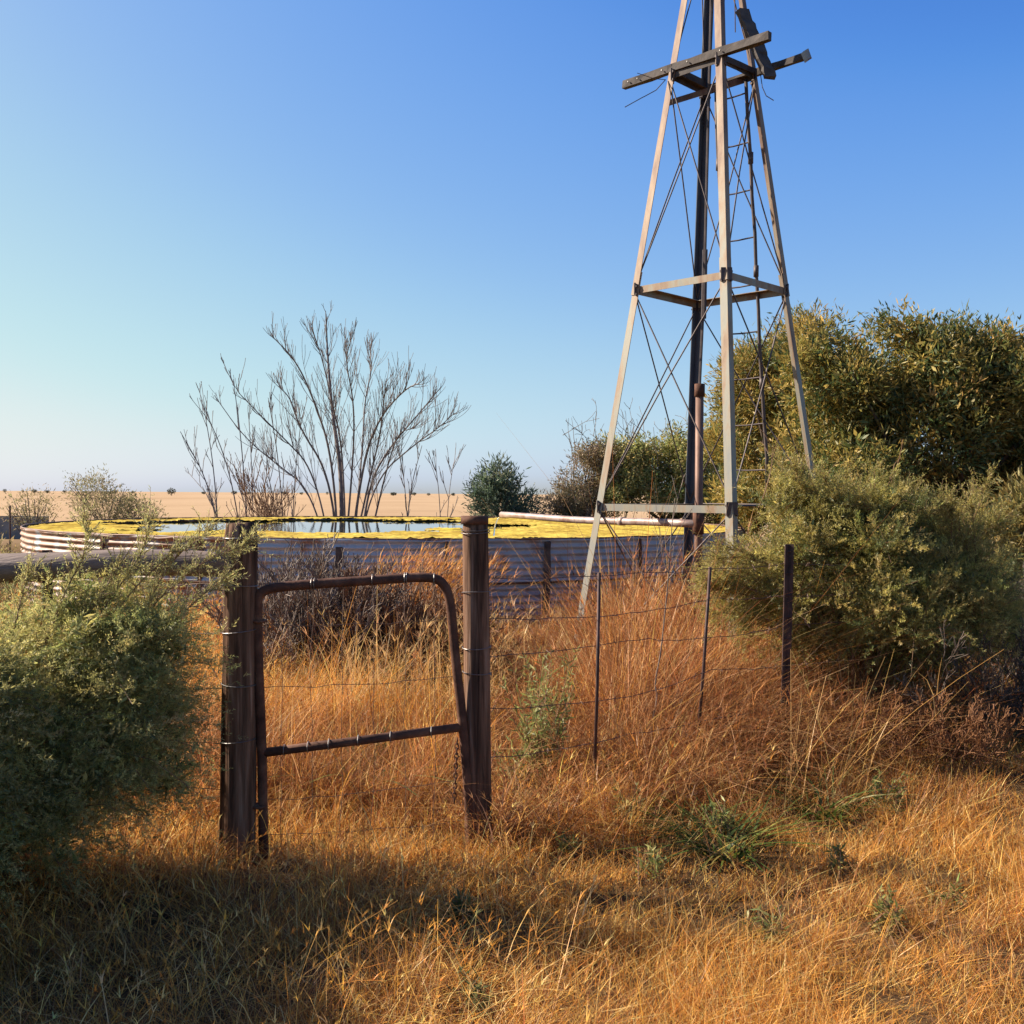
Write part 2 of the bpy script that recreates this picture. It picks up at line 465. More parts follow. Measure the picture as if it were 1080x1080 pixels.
# ------------------------------------------------------------------ water tank
TC = np.array((-1.86, 16.5)); TR = 5.45; RIM = 1.10
tank = thing('water_tank', (TC[0], TC[1], 0), 'round corrugated iron water tank with rust stained wall behind the windmill', 'water tank')
g = Geo()
na = 320
zc = np.arange(-.05, RIM + .001, .076 / 8)
ang = np.linspace(0, 2 * math.pi, na + 1)[:-1]
A, ZZ = np.meshgrid(ang, zc)
lowdent = (fbm(A * 9, ZZ * 2.5, 3) - .5)
upper = (ZZ > .61)
rr = TR + 0.0115 * np.sin(ZZ / .076 * 2 * math.pi) + .05 * lowdent + np.where(upper, .012, 0) + .004 * ((A * 15 / 2 / math.pi) % 1)
topw = np.where(ZZ > RIM - .02, .018 * (fbm(A * 22, A * 0, 3) - .5) * 2, 0)
V = np.stack((TC[0] + rr * np.cos(A), TC[1] + rr * np.sin(A), ZZ + topw), -1).reshape(-1, 3)
k = np.arange(na); nr = len(zc)
q = np.concatenate([np.stack((i * na + k, i * na + (k + 1) % na, (i + 1) * na + (k + 1) % na, (i + 1) * na + k), 1) for i in range(nr - 1)])
g.add(V, q)
g.build('wall', M['tank'], tank, smooth=True)
g = Geo()
a2 = np.linspace(0, 2 * math.pi, 241)
g.tube(np.stack((TC[0] + (TR + .006) * np.cos(a2), TC[1] + (TR + .006) * np.sin(a2), np.full(241, RIM) + .012 * (fbm(a2 * 22, a2 * 0, 3) - .5)), 1), .013, 6, cap=False)
g.build('rim', M['rust_pipe'], tank, smooth=True)
# seam strips bolted to the wall, one of them a dark stay on the near side
for px, w, z0, z1 in ((577, .075, .25, 1.07), (357, .07, .3, 1.02), (210, .06, .2, 1.08), (107, .05, .1, 1.08), (470, .03, .05, 1.08), (675, .03, .05, 1.08)):
    t = (px - 540) / 1080.
    aa, bb, cc = 1 + t * t, -2 * (TC[0] * t + TC[1]), TC @ TC - (TR + .03) ** 2
    yy = (-bb - math.sqrt(bb * bb - 4 * aa * cc)) / 2 / aa
    p = np.array((t * yy, yy)); nrm = (p - TC) / np.linalg.norm(p - TC)
    g = Geo()
    g.beam((p[0], p[1], z0), (p[0] + .01, p[1], z1), w, .02, up=(nrm[0], nrm[1], 0), nseg=8, jit=.004)
    for zz in np.arange(z0 + .06, z1, .14):
        b = np.array((p[0], p[1], zz)) + np.array((*nrm, 0)) * .012
        g.tube([b, b + np.array((*nrm, 0)) * .016], .012, 6)
    g.build('seam_strip', M['board'] if w > .06 else M['rust'], tank)
# horizontal lap between the two courses
g = Geo()
a3 = np.linspace(R(215), R(325), 120)
rj = TR + .024 + .05 * (fbm(a3 * 9, 0 * a3 + .61 * 2.5, 3) - .5)
g.tube(np.stack((TC[0] + rj * np.cos(a3), TC[1] + rj * np.sin(a3), .61 + .01 * (fbm(a3 * 40, a3 * 0) - .5)), 1), .010, 5)
g.build('lap_joint', M['rust'], tank)

WATER_Z = RIM - .045
g = Geo()
rad = np.array((.01, 2, 4, TR - .06)); A, RR = np.meshgrid(ang[::4], rad); n4 = A.shape[1]
g.add(np.stack((TC[0] + RR * np.cos(A), TC[1] + RR * np.sin(A), 0 * A + WATER_Z), -1).reshape(-1, 3),
      np.concatenate([np.stack((i * n4 + np.arange(n4), i * n4 + (np.arange(n4) + 1) % n4, (i + 1) * n4 + (np.arange(n4) + 1) % n4, (i + 1) * n4 + np.arange(n4)), 1) for i in range(3)]))
tag(g.build('water', M['water']), kind='structure', label='still water in the round tank reflecting the sky', cat='water')
# floating mat: a sheet with holes where the water is open
g = Geo(); st = .04
xs = np.arange(-TR, TR + st, st); X, Y = np.meshgrid(xs, xs)
d = np.hypot(X, Y)
wx, wy = X + TC[0], Y + TC[1]
e = ((wx + 3.0) / 3.55) ** 2 + ((wy - 16.6) / 3.7) ** 2
open_ = 1.0 - e + 1.5 * (fbm(wx * .9 + 5, wy * .9, 4) - .5)
streak = fbm(wx * .5 + 40, wy * 1.1 + 9, 4)
hole = (open_ > .12)
hole |= (streak > .72) & (wx < 0) & (wy > 14)
keep = (d < TR - .05) & ~hole
Z = WATER_Z + .006 + .035 * fbm(wx * 6, wy * 6, 3) * (1 + .8 * sstep(13, 11.5, wy)) + .02 * rng.random(X.shape)
nn = len(xs)
i = np.arange(nn - 1)[None] + np.arange(nn - 1)[:, None] * nn
kq = keep[:-1, :-1] & keep[1:, :-1] & keep[:-1, 1:] & keep[1:, 1:]
q = np.stack((i, i + 1, i + 1 + nn, i + nn), -1)[kq]
used = np.unique(q); remap = np.full(nn * nn, -1); remap[used] = np.arange(len(used))
V = np.stack((wx, wy, Z), -1).reshape(-1, 3)[used]
g.add(V, remap[q])
tag(g.build('algae_mat', M['algae'], smooth=True), 'yellow algae mat floating on the tank water around an open patch', 'algae', kind='stuff')

# ------------------------------------------------------------------ windmill tower
TX, TY = 1.725, 9.0


def half(z): return .979 - .162 * (z - 1.55)


CD = {'left': np.array((-1., 0)), 'front': np.array((0, -1.)), 'right': np.array((1., 0)), 'back': np.array((0, 1.))}


def corner(k, z, s=1.0):
    a = half(z) * s
    return np.array((TX + CD[k][0] * a, TY + CD[k][1] * a, z))


tower = thing('windmill_tower', (TX, TY, 0), 'tall four legged steel windmill tower without its wheel, rusty at the top', 'windmill tower')
order = ['left', 'front', 'right', 'back']
S2 = .7071
flange = {'left': ((S2, -S2, 0), (S2, S2, 0)), 'front': ((-S2, S2, 0), (S2, S2, 0)),
          'right': ((-S2, -S2, 0), (-S2, S2, 0)), 'back': ((-S2, -S2, 0), (S2, -S2, 0))}
for kx in order:
    g = Geo()
    g.angle(corner(kx, -.25), corner(kx, 3.55), *flange[kx], leg=.069, th=.007)
    g.angle(corner(kx, 3.35, 1.0) + np.array((*(CD[kx] * .009), 0)), corner(kx, 7.1) + np.array((*(CD[kx] * .009), 0)), *flange[kx], leg=.064, th=.007)
    g.build('leg', M['dark_steel' if kx == 'back' else 'steel'], tower)  # the back leg alone takes a darker, bluer steel
# girts
LV = [1.52, 3.42, 5.28]
for lv, z in enumerate(LV):
    for a, b in zip(order, order[1:] + order[:1]):
        if lv == 0 and (a, b) not in (('left', 'front'), ('back', 'left')):
            g = Geo(); g.tube([corner(a, z, .97), corner(b, z, .97)], .008, 6); g.build('brace_rod', M['rod'], tower); continue
        p, q_ = corner(a, z, .985), corner(b, z, .985)
        inn = np.array((TX, TY, z)) - (p + q_) / 2
        t = (q_ - p) / np.linalg.norm(q_ - p)
        g = Geo(); g.angle(p + t * .02, q_ - t * .02, (0, 0, -1), inn, leg=.06 if lv < 2 else .05, th=.005)
        g.build('girt', M['steel'] if lv < 2 else M['board'], tower)
# bolted joints
for z in LV:
    for a in order:
        g = Geo(); p = corner(a, z - .02)
        c = np.array((*CD[a], 0))
        side = np.array((-CD[a][1], CD[a][0], 0))
        for sgn in (-1, 1):
            for dz in (-.05, .02):
                b = p + side * sgn * .03 - c * .03 + np.array((0, 0, dz))
                nrm = unit(c + side * sgn)
                g.tube([b - nrm * .012, b + nrm * .022], .013, 6)
        g.beam(p - c * .012 + np.array((0, 0, -.05)), p - c * .012 + np.array((0, 0, .05)), .09, .012, up=c)
        g.build('bracket', M['rod'], tower)
# diagonal rods on every face
levels = [0.0] + LV
for i in range(len(levels) - 1):
    z0, z1 = levels[i], levels[i + 1]
    for a, b in zip(order, order[1:] + order[:1]):
        for u, v_ in ((a, b), (b, a)):
            p, q_ = corner(u, z0 + (.03 if i else -.05), .97), corner(v_, z1 - .05, .97)
            m = (p + q_) / 2 + rng.normal(0, .012, 3) + (0, 0, -.01)
            g = Geo(); g.tube([p, m, q_], .0065, 5)
            g.build('brace_rod', M['rod'], tower)
for a, b in zip(order, order[1:] + order[:1]):   # bracing that runs on above the platform
    g = Geo(); g.tube([corner(a, 5.3, .96), corner(b, 6.7, .9)], .006, 5); g.build('brace_rod', M['rod'], tower)
# slack strut on the far side under the platform
g = Geo()
g.angle(P(703, 106, 9.08), P(797, 77, 9.08), (0, 0, -1), (0, 1, 0), leg=.05, th=.005)
g.build('girt', M['steel'], tower)
# platform planks: along the left-front side and along the back-right side
g = Geo(); g.beam(P(658, 90, 9.42), P(812, 38, 8.28), .05, .068, nseg=10, jit=.0025); pl = g.build('platform_plank', M['board'], tower)
g = Geo()
for tt in (.05, .12, .3, .48, .7):
    p = P(658, 90, 9.42) * (1 - tt) + P(812, 38, 8.28) * tt + np.array((-.02, -.03, 0))
    g = Geo(); g.tube([p, p + np.array((-.008, -.008, 0))], .006, 6)
    g.build('bolt', M['gwire'], pl)
g = Geo(); g.beam(P(738, 97, 9.45), P(853, 58, 8.75), .045, .058, nseg=8, jit=.0025); pl2 = g.build('platform_plank', M['board'], tower)
g = Geo(); g.beam(P(846, 62, 8.76) + (0, -.03, -.01), P(853.5, 57, 8.72) + (0, -.03, -.01), .02, .085, nseg=2, jit=.003); g.build('bolt', M['gwire'], pl2)
g = Geo(); g.beam(P(706, 72, 9.0), P(744, 90, 9.4), .05, .06, nseg=4, jit=.002); g.build('platform_joist', M['board'], tower)
g = Geo(); g.beam(P(760, 60, 8.62) + (0, .02, 0), P(796, 77, 9.0), .05, .05, nseg=4, jit=.002); g.build('platform_joist', M['board'], tower)
# broken board hanging at the right
g = Geo(); g.beam(P(783, 12, 8.9), P(812, 82, 8.78), .12, .045, up=(.5, -1, .2), nseg=14, jit=.006)
g.build('broken_board', M['board'], tower)
# ladder on the back-right face
lad = Geo(); rails = []
for f in (.36, .68):
    pts = []
    for z in np.linspace(1.62, 5.25, 12):
        pb, pr = corner('back', z, .93), corner('right', z, .93)
        mid = (pb + pr) / 2; t = (pr - pb) / np.linalg.norm(pr - pb)
        pts.append(mid + t * (.21 if f > .5 else -.17) * (0.8 + .06 * (5.3 - z)) + rng.normal(0, .006, 3))
    rails.append(np.array(pts))
ld = None
for r_ in rails:
    g = Geo(); g.tube(r_, .016, 6)
    for j in (3, 6, 9): g.tube([r_[j] - (0, 0, .05), r_[j] + (0, 0, .05)], .024, 6)
    o = g.build('ladder_rail', M['rod'], tower, smooth=True)
for s in np.linspace(.06, .97, 9):
    j = s * 11; a, f = int(j), j - int(j); a2_ = min(a + 1, 11)
    p = rails[0][a] * (1 - f) + rails[0][a2_] * f; q_ = rails[1][a] * (1 - f) + rails[1][a2_] * f
    g = Geo(); g.tube([p, (p + q_) / 2 - (0, 0, .006), q_], .0075, 5); g.build('ladder_rung', M['rod'], tower)
# loose wires at the platform, a cord hanging at the top
for pth, r_ in (([P(702, 84, 9.0), P(692, 95, 8.98), P(681, 101, 8.96), P(677, 103, 8.95), P(659, 113, 8.93)], .004), ([P(702, 84, 9.0), P(690, 83, 9), P(672, 77, 8.97)], .003),
                ([P(802, 78, 8.95), P(804, 92, 8.93), P(808, 101, 8.92), P(816, 106, 8.9)], .004), ([P(774, -30, 9), P(775, 0, 9), P(775.5, 34, 9)], .005)):
    g = Geo(); g.tube(pth, r_, 5); g.build('loose_wire', M['rod'], tower)

# ------------------------------------------------------------------ pump pipes
pump = thing('pump_pipe', (TX - .06, TY - .03, 0), 'rusty upright pump riser under the windmill with a long pipe into the tank', 'pump')
pz = P(738, 405, 9.0); pxx, pyy = pz[0], 9.0
g = Geo(); g.tube([(pxx, pyy, -.1), (pxx + .004, pyy, 1.3), pz - (0, 0, .1)], .036, 12)
g.build('riser_pipe', M['rust_pipe'], pump, smooth=True)
g = Geo(); g.tube([pz - (0, 0, .11), pz], .046, 12); g.build('coupling', M['rust'], pump, smooth=True)
g = Geo(); g.tube([(pxx, pyy, 1.26), (pxx, pyy, 1.46)], .05, 12)
g.build('coupling', M['rust'], pump, smooth=True)
g = Geo(); g.tube([pz, (pxx + .03, pyy, 3.4), (pxx + .08, pyy, 6.8)], .013, 6)
g.tube([(pxx + .028, pyy, 3.15), (pxx + .035, pyy, 3.75)], .024, 6)
g.build('pump_rod', M['rod'], pump)
g = Geo()
e0 = np.array((pxx - .02, pyy, 1.35)); e1 = P(529, 543, 11.9)
pp = [e0 + (e1 - e0) * t + np.array((0, 0, .004 * math.sin(t * 9) - .012 * math.sin(t * math.pi))) for t in np.linspace(0, 1, 14)]
g.tube(pp, .036, 10); g.tube([pp[4], pp[4] + (pp[5] - pp[4]) * .25], .043, 10)
g.build('delivery_pipe', M['pale_pipe'], pump, smooth=True)
g = Geo()
s0 = e1 + np.array((-.0, .01, -.01))
g.tube([s0, s0 + (-.05, .03, -.04), s0 + (-.08, .05, -.12), s0 + (-.095, .06, -.31)], [.010, .009, .008, .010], 6)
wm, nt, out = new_mat('falling_water'); bs = N_(nt, 'ShaderNodeBsdfGlass'); bs.inputs['IOR'].default_value = 1.33; bs.inputs['Roughness'].default_value = .15
nt.links.new(bs.outputs[0], out.inputs['Surface'])
tag(g.build('water_stream', wm, smooth=True), 'thin stream of water falling from the pipe end into the tank', 'water', kind='stuff')


# ------------------------------------------------------------------ gate and posts
def wood_post(name, base, top, r0, r1, label, seed, group=None, mat='wood'):
    base = np.asarray(base, float); top = np.asarray(top, float)
    t = thing(name, base, label, 'gate post', group)
    g = Geo(); n, m = 40, 26
    a = np.linspace(0, 2 * math.pi, n + 1)[:-1]
    crack = sum(.012 * np.exp(-(((a - c0 + math.pi) % (2 * math.pi) - math.pi) / .05) ** 2) for c0 in (seed, seed + 1.3, seed + 2.9, seed + 4.2))
    vs = []
    for i in range(m + 1):
        s = i / m
        r = r0 + (r1 - r0) * s
        rad = r * (1 + .035 * np.sin(2 * a + seed) + .10 * (fbm(a * 2.2 + seed * 5, 0 * a + s * 3, 3) - .5)) - crack * (.6 + .6 * s)
        if i == m: rad = rad - .006
        p = base + (top - base) * s
        z = p[2] + (.02 * (fbm(a * 1.7 + seed, 0 * a, 2) - .5) if i >= m - 1 else 0)
        vs.append(np.stack((p[0] + rad * np.cos(a), p[1] + rad * np.sin(a), 0 * a + z), 1))
    vs.append((top + (0, 0, .004))[None])
    k = np.arange(n); k2 = (k + 1) % n
    q = [np.stack((i * n + k, i * n + k2, (i + 1) * n + k2, (i + 1) * n + k), 1) for i in range(m)]
    b = m * n
    q.append(np.stack((b + k, b + k2, np.full(n, b + n), np.full(n, b + n)), 1))
    g.add(np.concatenate(vs), np.concatenate(q))
    g.build('post_timber', M[mat], t, smooth=True)
    return t


def wrap(t, base, top, s, r, tail=None, turns=1):
    base = np.asarray(base, float); top = np.asarray(top, float)
    p = base + (top - base) * s
    a = np.linspace(0, 2 * math.pi * turns, 26 * turns)
    pts = np.stack((p[0] + r * np.cos(a), p[1] + r * np.sin(a), p[2] + .006 * np.sin(a * 1 + s * 20) + .012 * a / 6), 1)
    g = Geo(); g.tube(pts, .0022, 5)
    g.build('wire_wrap', M['gwire'], t)


LB, LT = P(250, 920, 4.5), P(254.5, 552, 4.5); LB[2] = -.2
lp = wood_post('gate_post', LB, LT, .076, .069, 'dark weathered round gate post joined to the heavy horizontal rail', 1.0)
for s in (.42, .57, .71, .83, .96):
    wrap(lp, LB, LT, s, .0765)
RB, RT = P(505, 905, 4.75), P(501.5, 546, 4.75); RB[2] = -.2
rp = wood_post('gate_post', RB, RT, .066, .060, 'reddish brown round gate post beside the tilted right stile of the gate', 3.3)
for s in (.57, .64, .79, .955):
    wrap(rp, RB, RT, s, .0665, turns=1 if s < .9 else 2)
g = Geo()
p = np.array((RT[0] - .004, RT[1], RT[2]))
g.tube([p - (0, 0, .03), p + (0, 0, .008)], .064, 24)
g.build('metal_cap', M['rust'], rp, smooth=True)

# horizontal stay rail to the left
rail0, rail1 = P(242, 596, 4.42), P(-130, 597, 4.62)
g = Geo(); n = 14
pts = [rail0 + (rail1 - rail0) * t + np.array((0, .008 * math.sin(t * 11), .012 * math.sin(t * 7))) for t in np.linspace(0, 1, 22)]
rads = np.linspace(.054, .074, 22) + rng.normal(0, .0012, 22)
g.tube(pts, rads, 18)
rl = tag(g.build('timber_rail', M['rail'], smooth=True), 'heavy grey round timber rail running from the left gate post into the bush', 'rail')

# gate
gate = thing('gate', P(277, 905, 4.52), 'rusty tubular garden gate with rounded top corners hanging between the timber posts', 'gate')


def gp(px, py): return P(px, py, 4.5 + (px - 270) / 220 * .2)


def smooth_path(pts, n=60):
    pts = np.asarray(pts, float)
    for _ in range(3):       # corner cutting
        a = pts[:-1] * .75 + pts[1:] * .25; b = pts[:-1] * .25 + pts[1:] * .75
        pts = np.concatenate((pts[:1], np.stack((a, b), 1).reshape(-1, 3), pts[-1:]))
    return pts


fr = smooth_path([gp(278.5, 925), gp(277.5, 860), gp(276, 780), gp(272, 690), gp(271.5, 645), gp(272, 630), gp(276, 624), gp(288, 619.5), gp(330, 616), gp(400, 611.5), gp(444, 608.5),
                  gp(461, 610), gp(470, 618), gp(475, 634), gp(478, 665), gp(481, 700), gp(487, 750), gp(492, 810), gp(497, 880), gp(498, 900)])
g = Geo(); g.tube(fr, .022, 12); g.build('gate_frame', M['rust'], gate, smooth=True)
g = Geo(); g.tube([gp(277, 794), gp(380, 781), gp(486, 767)], .0205, 12); g.build('crossbar', M['rust'], gate, smooth=True)
g = Geo()
for px, a, b in ((297, 619, 905), (329, 616, 908), (361, 614, 905), (394, 612, 903), (428, 610, 900), (458, 612, 898)):
    pts = [gp(px + rng.normal(0, 1.2), a + (b - a) * t) + (0, rng.normal(0, .004), 0) for t in np.linspace(0, 1, 9)]
    g.tube(pts, .0013, 4)
for y0, y1 in ((660, 652), (725, 712), (845, 822), (880, 866)):
    pts = [gp(274 + 212 * t, y0 + (y1 - y0) * t + 3 * math.sin(t * 3.1) + rng.normal(0, .8)) for t in np.linspace(0, 1, 12)]
    g.tube(pts, .0014, 4)
g.build('wire_infill', M['wire'], gate)
for px, py, r_ in ((329, 616, .027), (332, 616, .027), (393, 612, .027), (427, 610, .027), (429, 610, .027), (458, 611, .027),
                   (300, 791, .025), (325, 788, .025), (347, 785, .025), (378, 781, .025), (412, 777, .025), (455, 772, .025)):
    c = gp(px, py); a = np.linspace(0, 2 * math.pi, 12)
    g = Geo(); g.tube(np.stack((0 * a + c[0], c[1] + r_ * np.cos(a), c[2] + r_ * np.sin(a)), 1), .0022, 5, cap=False)
    g.build('wire_tie', M['gwire'], gate)
for py in (655, 850):
    c = gp(268, py)
    g = Geo(); g.tube([c + (-.02, 0, 0), c + (.03, .0, 0)], .011, 8)
    a = np.linspace(0, 2 * math.pi, 14)
    cc_ = gp(273, py); g.tube(np.stack((cc_[0] + .03 * np.cos(a), cc_[1] + .03 * np.sin(a), 0 * a + cc_[2]), 1), .007, 6, cap=False)
    g.build('hinge', M['rust'], gate, smooth=True)
g = Geo()
for j in range(13):
    c = gp(482 - .25 * j, 782 + j * 5.2)
    a = np.linspace(0, 2 * math.pi, 10)
    u = np.array((1, 0, 0)) if j % 2 else np.array((0, 1, 0))
    g.tube(c + .0085 * np.cos(a)[:, None] * u + .016 * np.sin(a)[:, None] * np.array((0, 0, 1)), .0032, 5, cap=False)
g.build('chain', M['rust'], gate, smooth=True)

# ------------------------------------------------------------------ fence to the right and to the left
FA = np.array((RT[0], RT[1] + .0)); FB = np.array((1.64, 6.15))
FD = (FB - FA)


def fpt(t, z): return np.array((*(FA + FD * t), z))


def y_post(name, base, top, label, cat, r=.018, group=None):
    g = Geo()
    base = np.asarray(base, float); top = np.asarray(top, float)
    for a in (R(90), R(210), R(330)):
        d = np.array((math.cos(a), math.sin(a), 0))
        g.beam(base + d * r * .6, top + d * r * .6, .006, r * 1.25, up=d)
    for s in np.linspace(.25, .97, 9):
        p = base + (top - base) * s
        g.tube([p + (-r * .9, -r * .6, 0), p + (r * .9, -r * .6, .002)], .0028, 5)
    return tag(g.build(name, M['standard'], origin=base), label, cat, group)


b = P(826, 790, 6.15); b[2] = -.15
y_post('steel_fence_post', b, P(832, 574, 6.15), 'thick dark steel fence post standing in front of the right feathery bush', 'fence post', r=.025)
b = P(53, 700, 4.72); b[2] = -.15
y_post('steel_fence_post', b, P(51, 580, 4.72), 'short dark steel fence post behind the horizontal timber rail', 'fence post', r=.022)
DG = 'thin rusty droppers in the wire fence'
for (p0, p1, d, lab) in (((626, 850), (632, 604), 5.2, 'thin rusty upright dropper bar nearer the gate, in front of the left tower leg'),
                         ((733, 840), (749, 598), 5.75, 'thin rusty leaning dropper bar between the upright dropper and the thick steel post')):
    a_, b_ = P(*p0, d), P(*p1, d); a_[2] = max(a_[2], .03)
    g = Geo(); g.tube([a_, (a_ + b_) / 2 + (.004, 0, 0), b_], .0095, 6)
    tag(g.build('fence_dropper', M['standard'], smooth=True, origin=a_), lab, 'dropper', DG)


def strand(pts, label, group, barbs=True, r=.0019):
    pts = np.asarray(pts, float)
    seg = []
    for i in range(len(pts) - 1):
        L = np.linalg.norm(pts[i + 1] - pts[i])
        for t in np.linspace(0, 1, 10)[:-1]:
            seg.append(pts[i] * (1 - t) + pts[i + 1] * t + np.array((0, rng.normal(0, .003), -.03 * L * t * (1 - t) * 2 + rng.normal(0, .003))))
    seg.append(pts[-1]); seg = np.array(seg)
    g = Geo(); g.tube(seg, r, 4)
    if barbs:
        L = np.linalg.norm(np.diff(seg, axis=0), axis=1).cumsum()
        for s in np.arange(.08, L[-1], .13):
            j = int(np.searchsorted(L, s)); p = seg[min(j, len(seg) - 1)]
            for _ in range(2):
                dv = rng.normal(0, .011, 3); g.tube([p - dv, p + dv], .0013, 4)
    return tag(g.build('barbed_wire', M['wire'], origin=pts[0]), label, 'fence wire', group)


WG = 'barbed wires strung to the right of the gate'
for z, l, sl in ((1.19, 'top barbed wire strand between the right gate post and the thick steel post', .0), (1.0, 'second highest barbed wire strand right of the gate', -.02),
                 (.82, 'middle barbed wire strand right of the gate, level with the gate crossbar', .02), (.58, 'slack second lowest barbed wire strand right of the gate', -.04), (.34, 'lowest barbed wire strand right of the gate, near the grass', .0)):
    strand([fpt(0.0, z + .02), fpt(.44, z + sl), fpt(.72, z - sl), fpt(1.0, z), fpt(1.9, z)], l, WG)
WG2 = 'wires strung to the left of the gate'
for z, l in ((1.2, 'top fence wire left of the gate, just under the timber rail'), (.98, 'second highest fence wire left of the gate post'), (.74, 'middle fence wire left of the gate post'), (.5, 'second lowest fence wire left of the gate post'), (.3, 'lowest fence wire left of the gate post')):
    strand([(LT[0] - .07, LT[1] - .02, z), (P(52, 600, 4.7)[0], 4.68, z + .0), (-3.4, 4.8, z)], l, WG2)


# ------------------------------------------------------------------ plants: generators
def colmix(n, cols, w=None, jit=.18):
    cols = np.asarray(cols, float)
    c = cols[rng.choice(len(cols), n, p=w)]
    return np.clip(c * np.exp(rng.normal(0, jit, (n, 1))) * np.exp(rng.normal(0, .05, (n, 3))), .004, .9)


def lobe_points(n, lobes, shell=.55, power=.5, noise=.22):
    lobes = np.asarray(lobes, float)
    wgt = (lobes[:, 3] * lobes[:, 4] * lobes[:, 5]) ** .75; wgt /= wgt.sum()
    k = rng.choice(len(lobes), n, p=wgt)
    d = unit(rng.normal(size=(n, 3)))
    u = shell + (1 - shell) * rng.random(n) ** power
    u = u * (1 + noise * (fbm(d[:, 0] * 3 + k * 7.3, d[:, 2] * 3 + d[:, 1] * 2.2, 3) - .5) * 2)
    p = lobes[k, :3] + d * lobes[k, 3:6] * u[:, None]
    nrm = unit(d / lobes[k, 3:6])
    return p, nrm


def feathery(name, label, base, lobes, n, wind, cols, needle=(.016, .003), sprig=.085, plume=.26, S=12, K=14, stems=30, zmin=.05, cat='bush', shell=.35, fill=9000):
    """bush of arching plumes; each plume carries sprigs, each sprig needle leaves"""
    t = thing(name, base, label, cat)
    p, nrm = lobe_points(n, lobes, shell=shell, power=.45)
    ok = p[:, 2] > zmin; p, nrm = p[ok], nrm[ok]; n = len(p)
    ax = unit(nrm * .75 + np.asarray(wind) + rng.normal(0, .3, (n, 3)))
    Lp = plume * np.exp(rng.normal(0, .3, n))
    pc = colmix(n, cols, jit=.2)
    gl = Geo(); gs = Geo()
    # sprigs
    ts = np.linspace(0, 1, S)[None] + rng.normal(0, .03, (n, S))
    u = unit(np.cross(ax, rng.normal(size=(n, 3)))); v = np.cross(ax, u)
    a = rng.random((n, S)) * 6.283
    sp = (p[:, None] + ax[:, None] * (Lp[:, None] * (ts - .4))[..., None] + np.array((0, 0, -.30)) * (Lp[:, None] * ts ** 2)[..., None]).reshape(-1, 3)
    sa = unit(ax[:, None] * .9 + (np.cos(a)[..., None] * u[:, None] + np.sin(a)[..., None] * v[:, None]) * (.95 - .5 * ts)[..., None]).reshape(-1, 3)
    sl = (sprig * (1.2 - .75 * ts) * np.exp(rng.normal(0, .25, (n, S)))).ravel()
    sc = np.repeat(pc, S, 0) * np.exp(rng.normal(0, .1, (n * S, 1)))
    m = n * S
    tt = np.linspace(.05, 1, K)[None] + rng.normal(0, .04, (m, K))
    u2 = unit(np.cross(sa, rng.normal(size=(m, 3)))); v2 = np.cross(sa, u2)
    a = rng.random((m, K)) * 6.283
    ctr = sp[:, None] + sa[:, None] * (sl[:, None] * tt)[..., None]
    nd = sa[:, None] * .8 + (np.cos(a)[..., None] * u2[:, None] + np.sin(a)[..., None] * v2[:, None]) * .75
    LL = needle[0] * (1.25 - .6 * tt) * np.exp(rng.normal(0, .2, (m, K)))
    gl.leaves(ctr.reshape(-1, 3), nd.reshape(-1, 3), LL.ravel(), needle[1], np.repeat(sc, K, 0) * np.exp(rng.normal(0, .1, (m * K, 1))))
    pf, _ = lobe_points(fill, lobes, shell=0., power=.5, noise=.1)
    pf = lobes_scaled(pf, lobes); pf = pf[pf[:, 2] > zmin]
    gl.leaves(pf, rng.normal(size=pf.shape) + (0, 0, .5), .055, .013, colmix(len(pf), cols, jit=.2))
    gl.build('foliage', M['needle'], t)
    base = np.asarray(base, float)
    for j in rng.choice(n, min(stems, n), replace=False):
        e = p[j]; mm = base * .45 + e * .55 + np.array((0, 0, .10)) + rng.normal(0, .05, 3)
        b0 = base + rng.normal(0, .1, 3) * (1, 1, 0)
        q = np.linspace(0, 1, 7)[:, None]
        e = e + ax[j] * .12
        gs.tube(b0 * (1 - q) ** 2 + 2 * mm * q * (1 - q) + e * q ** 2, np.linspace(.007, .0022, 7), 5)
    for j in rng.choice(n, min(n, 700), replace=False):
        gs.tube([p[j] - ax[j] * Lp[j] * .5, p[j] + ax[j] * Lp[j] * .1 - (0, 0, .03 * Lp[j]), p[j] + ax[j] * Lp[j] * .6 + (0, 0, -.3 * Lp[j])], [.002, .0014, .0007], 4)
    gs.build('stems', M['twig_red'], t)
    return t


def lobes_scaled(p, lobes, f=.8):
    """pull points towards the centre of their nearest lobe"""
    lobes = np.asarray(lobes, float)
    d = (((p[:, None] - lobes[None, :, :3]) / lobes[None, :, 3:6]) ** 2).sum(-1)
    c = lobes[d.argmin(1), :3]
    return c + (p - c) * f


def sublobes(lobes, n, f=(.34, .5), zscale=1.0):
    """clumps that sit over the surface of each big lobe"""
    out = []
    for L in np.asarray(lobes, float):
        d = unit(rng.normal(size=(n, 3)))
        d[:, 2] = np.where(rng.random(n) < .65, np.abs(d[:, 2]), d[:, 2])
        for k in range(n):
            r = rng.uniform(*f) * L[3:6].mean()
            out.append((*(L[:3] + d[k] * L[3:6] * rng.uniform(.55, 1.05)), r * rng.uniform(.85, 1.2), r * rng.uniform(.85, 1.2), r * rng.uniform(.7, 1.0) * zscale))
    return out


